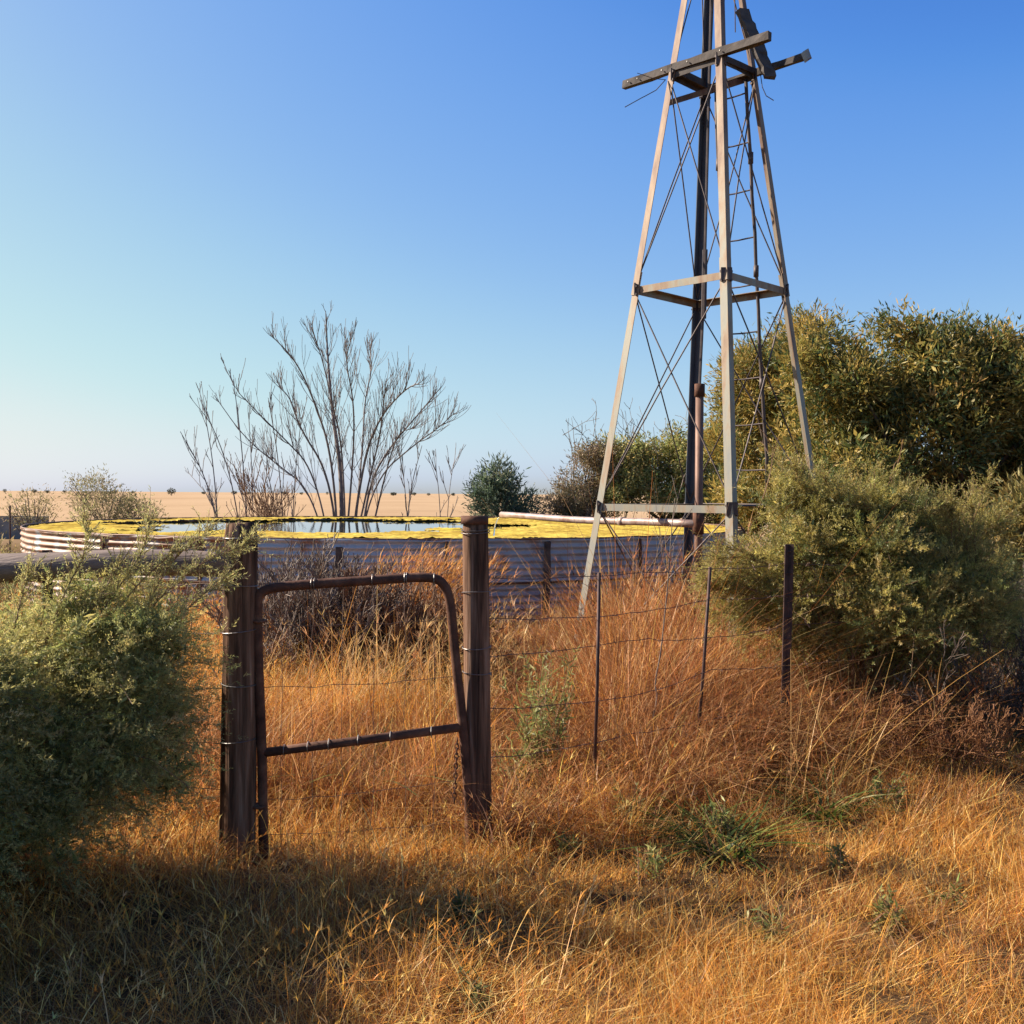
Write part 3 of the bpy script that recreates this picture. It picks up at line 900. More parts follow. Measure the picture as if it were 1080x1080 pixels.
def leafy(name, label, base, lobes, nclump, per, leaf, cols, cat='tree', wcols=None, spread=.16, up=.35, shell=.6, limbs=8, trunk_r=.09, fill=0, zmin=.1, group=None, lobe_tip=True, power=.5, noise=.22, bark='bark'):
    t = thing(name, base, label, cat, group)
    p, nrm = lobe_points(nclump, lobes, shell=shell, power=power, noise=noise)
    ok = p[:, 2] > zmin; p, nrm = p[ok], nrm[ok]; n = len(p)
    ax = unit(nrm + np.array((0, 0, up)) + rng.normal(0, .35, (n, 3)))
    cc = colmix(n, cols, wcols, .16)
    off = rng.normal(0, spread * .45, (n, per, 3))
    s = rng.random((n, per))
    b = p[:, None] + off + ax[:, None] * (spread * 1.5 * (s - .4))[..., None]
    d = unit(ax[:, None] * .9 + rng.normal(0, .5, (n, per, 3)))
    L = leaf[0] * np.exp(rng.normal(0, .28, n * per)); W = leaf[1] * np.exp(rng.normal(0, .2, n * per))
    c = np.repeat(cc, per, 0) * np.exp(rng.normal(0, .14, (n * per, 1)))
    g = Geo(); g.leaves(b.reshape(-1, 3), d.reshape(-1, 3), L, W, c)
    if fill:
        pf, nf = lobe_points(fill, lobes, shell=.0, power=.6, noise=.1)
        pf = pf[pf[:, 2] > zmin]
        pf = pf[np.ones(len(pf), bool)]
        g.leaves(pf, rng.normal(size=pf.shape), leaf[0] * 1.5, leaf[1] * 2.2, colmix(len(pf), cols, wcols, .2))
    g.build('crown', M['leaf'], t)
    g = Geo(); base = np.asarray(base, float); lobes = np.asarray(lobes, float)
    top = lobes[:, :3].mean(0)
    fork = base * .6 + np.array((top[0], top[1], top[2])) * .4
    g.tube([base - (0, 0, .15), base * .5 + fork * .5 + rng.normal(0, .05, 3) * (1, 1, 0), fork], [trunk_r * 1.25, trunk_r, trunk_r * .85], 9)
    g.build('trunk', M[bark], t, smooth=True)
    g = Geo()
    idx = rng.choice(n, min(n, limbs), replace=False)
    for j in idx:
        e = p[j]; m = fork * .5 + e * .5 + np.array((0, 0, -.08)) + rng.normal(0, .08, 3)
        ts = np.linspace(0, 1, 6)[:, None]
        pts = fork * (1 - ts) ** 2 + 2 * m * ts * (1 - ts) + e * ts ** 2
        g.tube(pts, np.linspace(trunk_r * .5, .008, 6), 5)
    g.build('branches', M[bark], t, smooth=True)
    return t


def grow(g, p, d, L, r, depth, upw=.35, side=(5, 8), ang=.6, rmin=.0025, wob=.1, ratio=.5, gravity=0):
    """bare woody shoot with side shoots"""
    n = 6; pts = [np.asarray(p, float)]; d = unit(np.asarray(d, float))
    dirs = [d]
    for i in range(n):
        d = unit(d + rng.normal(0, wob, 3) + np.array((0, 0, upw * .22 - gravity)))
        pts.append(pts[-1] + d * L / n); dirs.append(d)
    pts = np.array(pts)
    g.tube(pts, np.maximum(np.linspace(r, r * .35, n + 1), rmin), 5 if r > .01 else 4, cap=False)
    if depth > 0:
        for _ in range(rng.integers(*side)):
            s = rng.uniform(.2, .97); i = int(s * n); f = s * n - i
            q = pts[i] * (1 - f) + pts[min(i + 1, n)] * f
            sd = unit(np.cross(dirs[i], rng.normal(size=3)))
            nd = unit(dirs[i] + sd * ang * rng.uniform(.6, 1.4) + np.array((0, 0, upw)))
            grow(g, q, nd, L * ratio * rng.uniform(.6, 1.2) * (1.15 - .5 * s), r * .5, depth - 1, upw, side, ang, rmin, wob, ratio, gravity)


def bare(name, label, base, shoots, cat='shrub', mat='twig', group=None, **kw):
    t = thing(name, base, label, cat, group)
    g = Geo()
    for (p, d, L, r) in shoots: grow(g, p, d, L, r, **kw)
    g.build('branches', M[mat], t)
    return t


# ------------------------------------------------------------------ feathery bushes beside the fence
lb = [(-2.05, 4.02, .74, .58, .42, .40), (-1.62, 4.05, .84, .28, .28, .34), (-2.1, 3.55, .62, .50, .42, .46), (-2.45, 2.95, .60, .5, .42, .55), (-2.1, 2.8, .34, .36, .3, .34),
      (-2.55, 3.95, .74, .6, .5, .40), (-1.95, 4.0, .5, .45, .4, .35), (-1.50, 4.0, .66, .20, .26, .30), (-1.66, 4.12, 1.08, .26, .18, .15), (-2.0, 3.75, .85, .36, .25, .2),
      (-2.3, 3.7, .45, .6, .3, .40), (-1.78, 3.95, .38, .3, .3, .3), (-1.46, 4.06, .92, .18, .22, .24), (-1.44, 4.05, .6, .14, .2, .24), (-3.3, 4.0, .85, .7, .55, .5), (-3.0, 4.3, .85, .5, .5, .45)]
lbush = feathery('feathery_bush', 'pale green feathery bush covering the timber rail left of the gate', (-2.1, 4.1, 0), sublobes(lb, 10, (.26, .46)) + lb[:8] + lb[12:14], 6800, (.45, -.05, .35),
         [(.48, .425, .145), (.37, .35, .12), (.55, .47, .19), (.19, .21, .075)], needle=(.016, .0031), sprig=.08, plume=.24, K=12, stems=70, fill=40000)
rb_l = [(2.55, 7.05, .80, .85, .6, .60), (2.18, 7.0, 1.15, .52, .5, .48), (1.76, 6.85, .86, .30, .35, .32), (2.95, 7.1, .72, .50, .55, .5), (2.05, 7.05, 1.46, .30, .3, .24), (2.5, 7.1, 1.42, .40, .3, .2), (2.75, 7.15, 1.25, .4, .3, .25), (3.05, 7.2, 1.15, .3, .3, .3), (3.15, 7.35, .75, .42, .4, .5), (2.0, 6.8, 1.22, .22, .25, .2)]
rbush = feathery('feathery_bush', 'large olive green feathery bush behind the thick steel fence post right of the windmill', (2.5, 7.1, 0), sublobes(rb_l, 11, (.22, .42)), 3300, (.12, -.08, .55),
         [(.40, .335, .09), (.29, .265, .075), (.48, .375, .115), (.13, .15, .05)], needle=(.021, .0043), sprig=.10, plume=.36, stems=70, fill=13000)
leafy('added_shade_shrub', 'dense green shrub added out of view left of the pale feathery bush to shade the near grass', (-3.0, 3.3, 0),  # unseen shrub, added to throw shade on the near grass
      sublobes([(-2.95, 3.35, .75, .55, .5, .7), (-3.3, 3.0, .8, .6, .6, .75), (-3.15, 3.35, 1.4, .5, .45, .45), (-2.65, 2.8, .5, .45, .45, .5), (-3.7, 3.6, 1.0, .6, .5, .8), (-3.1, 2.7, 1.2, .5, .4, .5)], 11), 2000, 18, (.07, .02), [(.20, .20, .07), (.14, .15, .05)], 'shrub', spread=.12, limbs=16, trunk_r=.04, fill=14000, shell=.35)
# long sprays of the left bush that reach over the rail towards the post
def spray(bush, paths, cols, needle, L0, r0):
    gl = Geo(); gs = Geo()
    for pts in paths:
        pts = smooth_path(pts)
        gs.tube(pts, np.linspace(r0, r0 * .3, len(pts)), 5)
        for i in range(2, len(pts) - 1):
            d0 = unit(pts[i + 1] - pts[i - 1])
            for _ in range(3):
                ax = unit(d0 * .8 + rng.normal(0, .45, 3) + (0, 0, .15)); L = L0 * math.exp(rng.normal(0, .3)); K = 26
                tt = np.linspace(0, 1, K); bpt = pts[i] + ax * (L * tt)[:, None]
                gs.tube([pts[i], pts[i] + ax * L], [.0014, .0007], 4)
                gl.leaves(bpt, ax * .7 + rng.normal(0, .5, (K, 3)), needle[0], needle[1], colmix(K, cols, None, .12))
    gl.build('spray_foliage', M['needle'], bush); gs.build('spray_stems', M['twig_red'], bush)


spray(lbush, [[P(*a) for a in pth] for pth in ([(95, 730, 4.0), (150, 650, 4.05), (200, 600, 4.15), (236, 584, 4.2), (262, 573, 4.25)], [(60, 720, 3.95), (110, 640, 4.0), (150, 585, 4.1), (158, 552, 4.2)],
            [(130, 720, 4.0), (180, 660, 4.05), (215, 625, 4.1), (238, 612, 4.2)], [(40, 700, 3.9), (70, 620, 4.0), (95, 575, 4.05), (90, 550, 4.1)], [(150, 650, 4.05), (180, 590, 4.1), (220, 560, 4.2)],
            [(10, 690, 3.9), (20, 640, 4.0), (30, 605, 4.05)], [(100, 680, 4), (140, 620, 4.05), (185, 580, 4.1)], [(60, 690, 4), (100, 640, 4.0), (125, 596, 4.05)])], [(.46, .43, .16), (.54, .48, .20)], (.018, .0028), .09, .004)
ups = []
for _ in range(34):
    px = rng.uniform(812, 1045); py = 500 + abs(px - 890) * .28 + rng.uniform(0, 30); d = rng.uniform(6.8, 7.4); dx = rng.normal(8, 26); hh = rng.uniform(20, 58)
    ups.append([P(px, py + 60, d), P(px + dx * .3, py + 20, d), P(px + dx, py + 25 - hh, d + rng.normal(0, .1))])
for _ in range(16):
    py = rng.uniform(575, 650); d = rng.uniform(6.6, 7.0); ups.append([P(815, py + 10, d), P(785, py, d), P(rng.uniform(740, 762), py + rng.uniform(-15, 15), d)])
spray(rbush, ups, [(.40, .335, .09), (.46, .37, .11), (.27, .245, .075)], (.024, .0042), .12, .005)

# ------------------------------------------------------------------ trees behind
GOLD = [(.34, .25, .06), (.22, .19, .05), (.085, .11, .035), (.44, .30, .08)]
big = [(5.6, 14.9, 2.3, 1.7, 1.5, 1.35), (4.55, 14.3, 3.0, .75, .8, .8), (6.6, 14.4, 3.05, 1.1, 1.1, .8), (5.55, 14.2, 3.3, .8, .8, .65), (7.7, 14.8, 2.8, 1.1, 1.2, 1.0), (4.75, 13.9, 1.5, .75, .8, .9),
       (6.7, 14.3, 1.3, 1.2, .8, .9), (7.6, 13.6, 1.9, .7, .7, .6), (4.4, 14.2, 2.1, .6, .7, .8), (5.9, 15.6, 1.6, 1.6, .8, 1.4), (7.4, 15.9, 1.8, 1.5, .7, 1.5)]
leafy('dense_tree', 'large dense olive gold tree with a dark shaded hollow at the right edge', (5.9, 14.6, 0), sublobes(big, 13), 7000, 20, (.09, .022), GOLD, 'tree', [.28, .28, .33, .11], spread=.15, up=.5, limbs=26, trunk_r=.13, fill=16000, shell=.5)
leafy('slender_tree', 'narrow golden leaved tree behind the right tower leg, next to the dense tree', (4.25, 16.2, 0),
      sublobes([(4.2, 16.4, 2.75, .7, .8, 1.2), (4.75, 16.4, 3.2, .65, .7, 1.0), (3.75, 16.5, 2.4, .45, .6, 1.2), (4.3, 15.9, 1.5, .8, .5, .9), (3.95, 16.4, 3.1, .4, .5, .7)], 12), 3000, 20, (.10, .020), [(.42, .29, .075), (.28, .22, .06), (.12, .14, .045)], 'tree', [.36, .34, .3], spread=.17, up=.6, limbs=14, trunk_r=.08, fill=3500, shell=.45)
leafy('golden_shrub', 'bright golden green shrub at the far right edge, in front of the dense tree', (4.55, 9.2, 0),
      [(4.55, 9.2, .95, .48, .5, .55), (4.95, 9.2, 1.25, .55, .5, .5), (4.3, 9.0, .62, .35, .4, .4), (4.7, 9.1, 1.5, .3, .3, .25)], 1300, 18, (.085, .016), [(.30, .21, .06), (.22, .17, .055), (.14, .13, .045)], 'shrub', spread=.12, up=.7, limbs=20, trunk_r=.03, fill=500, shell=.5)
leafy('twiggy_shrub', 'grey brown half bare shrub rising between the oleander and the green thicket', (1.55, 24.3, 0),
      sublobes([(1.7, 24.3, 1.2, .95, .8, .9), (2.0, 24.2, 2.05, .65, .6, .75), (1.15, 24.1, .9, .5, .5, .6)], 12), 1700, 14, (.07, .022), [(.32, .225, .14), (.25, .18, .10), (.18, .155, .075)], 'shrub', spread=.14, up=.5, limbs=40, trunk_r=.06, fill=900, shell=.45, bark='twig')
leafy('green_thicket', 'rounded olive green thicket seen through the lower tower legs', (3.4, 24.8, 0),
      sublobes([(3.2, 24.6, 1.4, 1.1, 1.0, 1.1), (4.3, 24.6, 1.6, 1.1, 1.0, 1.25), (2.6, 24.4, 2.2, .65, .7, .75), (3.5, 24.4, 2.4, .8, .7, .75), (5.4, 25, 1.7, 1.1, 1.0, 1.5), (5.6, 25, 2.9, .7, .7, .7), (4.6, 24.6, 2.5, .7, .7, .6)], 10), 2900, 16, (.085, .03),
      [(.42, .37, .12), (.31, .31, .10), (.50, .38, .15), (.19, .22, .075)], 'shrub', spread=.17, up=.45, limbs=20, trunk_r=.08, fill=7000, shell=.5)
leafy('oleander_bush', 'small dark green rounded bush standing behind the right gate post on the tank edge', (-.35, 24.0, 0),
      [(-.35, 24.0, 1.2, .55, .55, .75), (-.3, 24.0, 1.85, .48, .45, .52), (.15, 24.0, 1.15, .45, .45, .6), (-.7, 24, 1.7, .3, .3, .42)], 520, 15, (.13, .028), [(.13, .18, .11), (.18, .22, .13), (.08, .12, .08), (.24, .25, .15)], 'bush', spread=.15, up=.8, limbs=24, trunk_r=.04, fill=200, shell=.3, zmin=.3, noise=.35)
# sparse shrubs at the far left side of the tank
for lab, lobes, nn_ in (('sparse grey green shrub behind the left part of the tank', [(-9.3, 23.6, 1.2, .8, .6, .5), (-9.7, 23.6, 1.6, .55, .5, .42), (-8.6, 23.5, 1.05, .5, .5, .4)], 560),
                        ('thin wispy shrub at the far left beyond the tank', [(-10.9, 23.5, 1.1, .45, .5, .5), (-11.3, 23.4, 1.2, .3, .3, .35)], 130),
                        ('low olive shrub against the left side of the tank', [(-6.9, 13.4, .5, .55, .6, .45), (-7.4, 13.6, .7, .5, .5, .5), (-6.35, 12.6, .4, .4, .4, .4)], 420)):
    leafy('wispy_shrub', lab, (lobes[0][0], lobes[0][1], 0), lobes, nn_, 12, (.07, .018), [(.30, .25, .11), (.24, .21, .09), (.36, .28, .15)], 'shrub', spread=.14, up=.8, limbs=30, trunk_r=.02, shell=.2, zmin=.1, noise=.4, bark='twig')

# ------------------------------------------------------------------ bare tree behind the tank
D0 = 24.0
bt = thing('bare_tree', P(362, 590, D0) * (1, 1, 0), 'leafless many stemmed tree standing behind the tank against the sky', 'tree')
stems = [[(362, 0), (358, 500), (352, 440), (346, 380), (343, 316)], [(358, 0), (350, 480), (333, 420), (312, 380), (289, 343)], [(352, 0), (330, 495), (300, 462), (272, 438), (250, 402)],
         [(349, 0), (330, 515), (296, 492), (258, 462), (228, 405)], [(368, 0), (384, 485), (404, 440), (425, 410), (443, 392)], [(374, 0), (398, 505), (432, 468), (458, 452), (479, 424)],
         [(364, 0), (370, 470), (372, 420), (366, 380), (372, 346)], [(378, 0), (392, 510), (412, 470), (440, 440), (471, 396)], [(366, 0), (362, 470), (354, 430), (338, 380), (331, 336)],
         [(372, 0), (383, 470), (388, 420), (392, 390), (389, 357)], [(370, 0), (388, 500), (398, 460), (404, 425), (410, 390)], [(357, 0), (345, 500), (320, 450), (305, 420), (296, 395)],
         [(384, 0), (402, 520), (410, 480), (420, 455), (431, 440)]]
g = Geo()
gt = Geo()
for si, st_ in enumerate(stems):
    dz = rng.uniform(-1.4, 1.4)
    pts = []
    for j, (px, py) in enumerate(st_):
        dd = D0 + dz * j / 4
        if j == 0:
            p = P(px, 560, D0); p[2] = -.1; p[1] += rng.normal(0, .12)
        else: p = P(px + rng.normal(0, 3.0), py + (12 if j == 4 else 0), dd)
        pts.append(p)
    pts = smooth_path(pts)
    r0 = .075 if si == 0 else rng.uniform(.02, .042)
    gt.tube(pts, np.linspace(r0, .007, len(pts)), 6, cap=False)
    nb = 29
    for _ in range(nb):
        s = rng.uniform(.25, .98); i = int(s * (len(pts) - 1)); i = min(i, len(pts) - 2)
        d = unit(pts[i + 1] - pts[i]); sd = unit(np.cross(d, rng.normal(size=3)))
        nd = unit(d * .9 + sd * rng.uniform(.4, 1.0) + (0, 0, .35))
        grow(g, pts[i], nd, rng.uniform(.45, 1.35) * (1.2 - .9 * s), .0085, 1, upw=.42, side=(2, 4), ang=.6, rmin=.0042, wob=.045, ratio=.75)
gt.build('trunk', M['tree_bark'], bt, smooth=True); g.build('branches', M['tree_bark'], bt)
SG = 'leafless saplings behind the tank'
for lab, ss in (('slanting leafless sapling, leftmost of the bare saplings behind the tank', [((236, 190, 455), .022), ((232, 215, 430), .02), ((240, 200, 500), .012)]),
                ('upright leafless sapling directly left of the bare tree', [((258, 213, 425), .02), ((262, 246, 400), .02), ((270, 228, 470), .014), ((268, 262, 435), .014)]),
                ('thin leafless sapling under the left branches of the bare tree', [((301, 283, 420), .018), ((307, 318, 440), .016), ((296, 275, 480), .012)]),
                ('small leafless sapling between the bare tree and the small dark bush', [((466, 460, 495), .014), ((470, 478, 490), .012), ((426, 445, 470), .016), ((432, 420, 470), .012)])):
    x0 = ss[0][0][0]
    sh = Geo()
    t = thing('bare_sapling', P(x0, 560, D0) * (1, 1, 0), lab, 'sapling', SG)
    for (a, b_, yt), r in ss:
        p0 = P(a, 560, D0 + rng.normal(0, .3)); p0[2] = 0; p1 = P(b_, yt, D0 + rng.normal(0, .5))
        m = P(a + (b_ - a) * .35, 560 + (yt - 560) * .5, D0)
        pts = smooth_path([p0, m, p1]); sh.tube(pts, np.linspace(r, .006, len(pts)), 5, cap=False)
        for _ in range(9):
            i = rng.integers(len(pts) // 4, len(pts) - 2); d = unit(pts[i + 1] - pts[i]); sd = unit(np.cross(d, rng.normal(size=3)))
            grow(sh, pts[i], d + sd * .55 + (0, 0, .3), rng.uniform(.3, .9), .009, 1, upw=.4, side=(1, 3), ang=.5, rmin=.0058, wob=.07, ratio=.4)
    sh.build('branches', M['tree_bark'], t)
# bare twigs sticking out of the thicket tops
tw = Geo()
for _ in range(34):
    px = rng.uniform(585, 735)
    p = P(px, rng.uniform(455, 500), 24.2 + rng.normal(0, .4))
    grow(tw, p, (rng.normal(-.1, .4), rng.normal(0, .3), 1), rng.uniform(.4, 1.0), .008, 1, upw=.1, side=(2, 4), ang=.8, rmin=.0048, wob=.15)
t = thing('bare_shrub', (2.3, 24.3, 0), 'bare twiggy shrub whose fine twigs stick out above the green thicket', 'shrub')
for sx in (1.3, 2.0, 2.6, 3.2): grow(tw, (sx, 24.4, 0), (0, 0, 1), 2.6, .02, 1, side=(4, 7))
tw.build('branches', M['twig'], t)
# brown dead sprays in front of the bare tree
t = thing('dry_weed', P(287, 590, 22.6) * (1, 1, 0), 'pinkish brown dried weed at the tank edge below the bare tree', 'weed')
g = Geo()
for _ in range(16): grow(g, P(rng.normal(284, 9), 560, 22.7) * (1, 1, 0) , (rng.normal(0, .22), rng.normal(0, .2), 1), rng.uniform(1.2, 2.0), .007, 2, side=(4, 7), upw=.3, ang=.6, rmin=.005)
g.build('stems', M['twig_red'], t)

# ------------------------------------------------------------------ the far plain
def far_tree(px, py_top, d, wpx, lab, grp):
    top = P(px, py_top, d); w = wpx * d / 1080; h = top[2]
    t = thing('distant_tree', (top[0], d, 0), lab, 'tree', grp)
    g = Geo(); p, nr_ = lobe_points(260, [(top[0], d, h * .58, w / 2, w / 2, h * .42)], shell=.3, noise=.25)
    g.leaves(p, rng.normal(size=p.shape), w * .16, w * .09, colmix(260, [(.05, .055, .035), (.07, .07, .04)]))
    g.build('crown', M['leaf'], t)
    g = Geo(); g.tube([(top[0], d, -.1), (top[0] + w * .02, d, h * .5)], w * .05, 6); g.build('trunk', M['bark'], t)


far_tree(181, 514.5, 420, 8.5, 'round dark lone tree on the far horizon left of the bare tree', None)
for px, pt, w in ((5, 515.5, 4), (50, 517, 5), (68, 516.8, 4), (215, 518.3, 5), (228, 518.2, 3), (247, 517.8, 6), (262, 518.5, 5), (388, 519, 6), (437, 519.5, 5), (452, 520, 4), (478, 520, 5), (433, 517.4, 4), (24, 516.5, 3), (36, 516, 6), (90, 517.5, 3), (120, 517, 7), (140, 518, 4), (300, 518.5, 6), (318, 519, 4), (345, 518.6, 3), (415, 519.2, 7), (498, 520, 6), (520, 519.6, 8), (552, 520, 5)):
    far_tree(px, pt, 700 + rng.uniform(-80, 80), w, 'tiny dark shrub dotted along the far horizon of the dry plain', 'tiny far shrubs along the horizon')
# low dark wall far left
a_, b_ = P(-60, 549, 34), P(47, 546, 34)
g = Geo(); g.beam((a_[0], 34, .38), (b_[0], 34.2, .38), .25, .76, nseg=10, jit=.012); 
tag(g.build('low_wall', M['concrete'], origin=(a_[0], 34, 0)), 'low dark concrete trough wall beyond the tank at the far left edge', 'wall')
g = Geo(); pq = P(10.5, 533, 16); g.tube([(pq[0], 16, -.1), pq], .014, 6)
tag(g.build('steel_fence_post', M['standard'], origin=(pq[0], 16, 0)), 'very thin distant fence post left of the tank', 'fence post')

# ------------------------------------------------------------------ grass
STRAW = [(.76, .375, .075), (.84, .48, .125), (.62, .27, .052), (.88, .58, .22), (.46, .19, .042)]
RED = [(.42, .165, .055), (.54, .25, .09), (.28, .105, .038), (.64, .37, .17), (.22, .10, .045)]
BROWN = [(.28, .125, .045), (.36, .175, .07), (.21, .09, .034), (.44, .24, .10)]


def in_tank(x, y): return (x - TC[0]) ** 2 + (y - TC[1]) ** 2 < (TR + .05) ** 2


def fence_y(x):
    return np.where(x > RT[0], RT[1] + (x - RT[0]) * FD[1] / FD[0], 4.62)


def scatter(n, d0, d1, amax=R(36)):
    back = 1.3                                                # a little wider than the view, so that a step aside still stands in grass
    d = (d0 + back) * ((d1 + back) / (d0 + back)) ** rng.random(n); a = rng.uniform(-amax, amax, n)
    return np.tan(a) * d, d - back


PLANTS = [(762, 905, 4.62, .26), (868, 862, 5.15, .26), (722, 880, 4.85, .2), (572, 835, 5.6, .45), (690, 930, 4.25, .12), (935, 985, 3.75, .13), (1000, 955, 4.0, .1), (882, 925, 4.3, .12),
          (812, 1000, 3.6, .12), (492, 985, 3.75, .2), (495, 1078, 3.1, .15), (598, 905, 4.5, .12), (385, 835, 5.6, .12), (410, 720, 7.6, .25)]


def low_near_plants(x, y):
    f = np.ones_like(x)
    for px, py, d, r in PLANTS:
        p = P(px, py, d)
        f = np.minimum(f, .35 + .65 * sstep(r * .5, r * 1.3, np.hypot(x - p[0], (y - d + r * .5) * .8)))
    return f


def sward():
    g = Geo()
    nt_ = 34000; per = 13
    x, y = scatter(nt_, 1.6, 12.5)
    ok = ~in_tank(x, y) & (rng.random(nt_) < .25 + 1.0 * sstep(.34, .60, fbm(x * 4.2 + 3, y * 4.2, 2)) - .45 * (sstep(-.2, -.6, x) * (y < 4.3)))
    x, y = x[ok], y[ok]; nt_ = len(x)
    fy = fence_y(x)
    beh = sstep(.05, .6, y - fy)                                # inside the fence
    right = sstep(-.1, .5, x)
    hmap = .052 + .07 * fbm(x * 1.5, y * 1.5, 3) + beh * .20 + right * .12 * sstep(-1.1, -.1, y - fy) + .04 * sstep(.2, -.6, x) * (y < 4.4)
    hmap += .10 * beh * sstep(-.3, .1, x)
    hmap *= 1 - .4 * sstep(650, 610, 540 + 1080 * x / y) * sstep(505, 520, 540 + 1080 * x / y) * sstep(5.3, 6.5, y)
    hmap *= .35 + 1.3 * fbm(x * 3.3 + 9, y * 3.3, 2)
    hmap *= low_near_plants(x, y)
    wfield = fbm(x * .8, y * .8 + 20, 2) * 9.0
    D = np.repeat(np.stack((x, y), 1), per, 0) + rng.normal(0, .026, (nt_ * per, 2)) * np.repeat((.6 + y / 5), per)[:, None]
    n = len(D); yy = D[:, 1]
    h = np.repeat(hmap, per) * np.exp(rng.normal(0, .36, n))
    az = np.repeat(wfield + rng.normal(0, 1.4, nt_), per) + rng.normal(0, 1.3, n)
    base = np.stack((D[:, 0], yy, ground_z(D[:, 0], yy) - .01), 1)
    lean = np.abs(rng.normal(.3, .35, n)); curl = np.clip(rng.normal(.4, .4, n), 0, 1.3)
    w = .0029 * (yy / 3.2) ** .8 * np.exp(rng.normal(0, .25, n))
    tuftc = np.repeat(np.exp(rng.normal(0, .16, nt_)), per)[:, None]
    cs = colmix(n, STRAW, None, .14) * tuftc; cr = colmix(n, RED, None, .16) * tuftc
    tall = beh * sstep(-.3, .1, x)
    patch = np.repeat(np.clip(1.3 * tall + .9 * right * sstep(-.75, -.15, y - fy) + .95 * beh * sstep(.1, -.2, x) * sstep(7.0, 6.0, y) + .5 * sstep(.52, .66, fbm(x * .9 + 50, y * .9, 3)), 0, 1), per)
    pick = rng.random(n) < patch * .85
    c = np.where(pick[:, None], cr, cs)
    dead = rng.random(n) < .6 * sstep(.1, -.6, D[:, 0]) * sstep(4.5, 4.2, yy)      # brown dead stems, mixed in to darken the bush's shade by colour
    c = np.where(dead[:, None], colmix(n, BROWN, None, .2), c)  # these browner blades darken the bush's shade by colour
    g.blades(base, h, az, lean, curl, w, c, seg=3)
    n = 52000; x, y = scatter(n, 1.7, 9)                         # litter lying on the ground
    base = np.stack((x, y, ground_z(x, y) + rng.uniform(.01, .06, n)), 1)
    g.blades(base, rng.uniform(.03, .09, n), rng.uniform(0, 6.28, n), np.full(n, 1.9), np.zeros(n), .0026 * (y / 3.2) ** .6, colmix(n, STRAW + BROWN), seg=1)
    return g


g = sward()
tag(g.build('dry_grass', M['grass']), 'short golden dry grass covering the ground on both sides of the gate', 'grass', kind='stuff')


def stalks(g, x, y, h, cols, lean=.18, curl=.25, w=.0035, az=None, head=True, leafs=2, broken=.22):
    n = len(x)
    if az is None: az = rng.uniform(0, 6.28, n)
    base = np.stack((x, y, ground_z(x, y) - .01), 1)
    c = colmix(n, cols, None, .17)
    ln = np.abs(rng.normal(lean, lean * .7, n)) + (rng.random(n) < broken) * rng.uniform(.2, .9, n); cu = np.abs(rng.normal(curl, curl * .8, n))
    ws = w * (y / 6) ** .6 * np.exp(rng.normal(0, .2, n))
    g.blades(base, h, az, ln, cu, ws, c, seg=5, taper=.5)
    for _ in range(leafs):
        t = rng.uniform(.05, .75, n)
        hor = h * (ln * t + cu * t * t); ver = h * (t - .45 * cu * t * t)
        p = base + np.stack((np.cos(az) * hor, np.sin(az) * hor, ver), 1)
        g.blades(p, h * rng.uniform(.2, .5, n), rng.uniform(0, 6.28, n), np.abs(rng.normal(.5, .3, n)), rng.uniform(.2, 1.5, n), ws * 1.25, c * rng.uniform(.85, 1.2, (n, 1)), seg=3)
    if head:
        t = .93
        hor = h * (ln * t + cu * t * t); ver = h * (t - .45 * cu * t * t)
        p = base + np.stack((np.cos(az) * hor, np.sin(az) * hor, ver), 1)
        for _ in range(3):
            g.blades(p, h * .1 * rng.uniform(.6, 1.5, n), az + rng.normal(0, .8, n), rng.uniform(.1, .8, n), rng.uniform(0, .8, n), ws * 1.3, c * 1.1, seg=2)


def tall_grass():
    g = Geo()
    # russet stand inside the fence, below the tower
    n = 21000
    x = rng.uniform(-.25, 4.6, n); y = rng.uniform(5.0, 10.8, n)
    rel = y - fence_y(x)
    keep = (rel > .15) & ~in_tank(x, y) & (rng.random(n) < 1 - .45 * sstep(640, 600, 540 + 1080 * x / y)) & (rng.random(n) < sstep(.1, .9, rel) * (.35 + .9 * fbm(x * 1.2, y * 1.2, 2))) & (rng.random(n) < sstep(-.3, .5, x + .12 * (y - 5)))
    x, y, rel = x[keep], y[keep], rel[keep]
    px_ = 540 + 1080 * x / y
    h = (.36 + .46 * sstep(.3, 2.2, rel)) * (1 - .68 * sstep(650, 622, px_) * sstep(5.3, 6.2, y)) * (.65 + .55 * fbm(x * 1.6 + 4, y * 1.6, 2)) * np.exp(rng.normal(0, .16, len(x)))
    stalks(g, x, y, h * low_near_plants(x, y), RED, lean=.22, curl=.45, w=.0048)
    return g


def tangle(g):
    n = 5200
    x = rng.uniform(-.1, 2.6, n); y = fence_y(x) + np.abs(rng.normal(.1, .45, n)) - .12
    stalks(g, x, y, rng.uniform(.22, .62, n) * low_near_plants(x, y), RED + BROWN, lean=.5, curl=.7, w=.0042, leafs=3, broken=.5, head=False)


g = tall_grass(); tangle(g)
tag(g.build('tall_grass', M['grass']), 'tall russet dry grass standing inside the fence below the windmill tower', 'grass', kind='stuff')

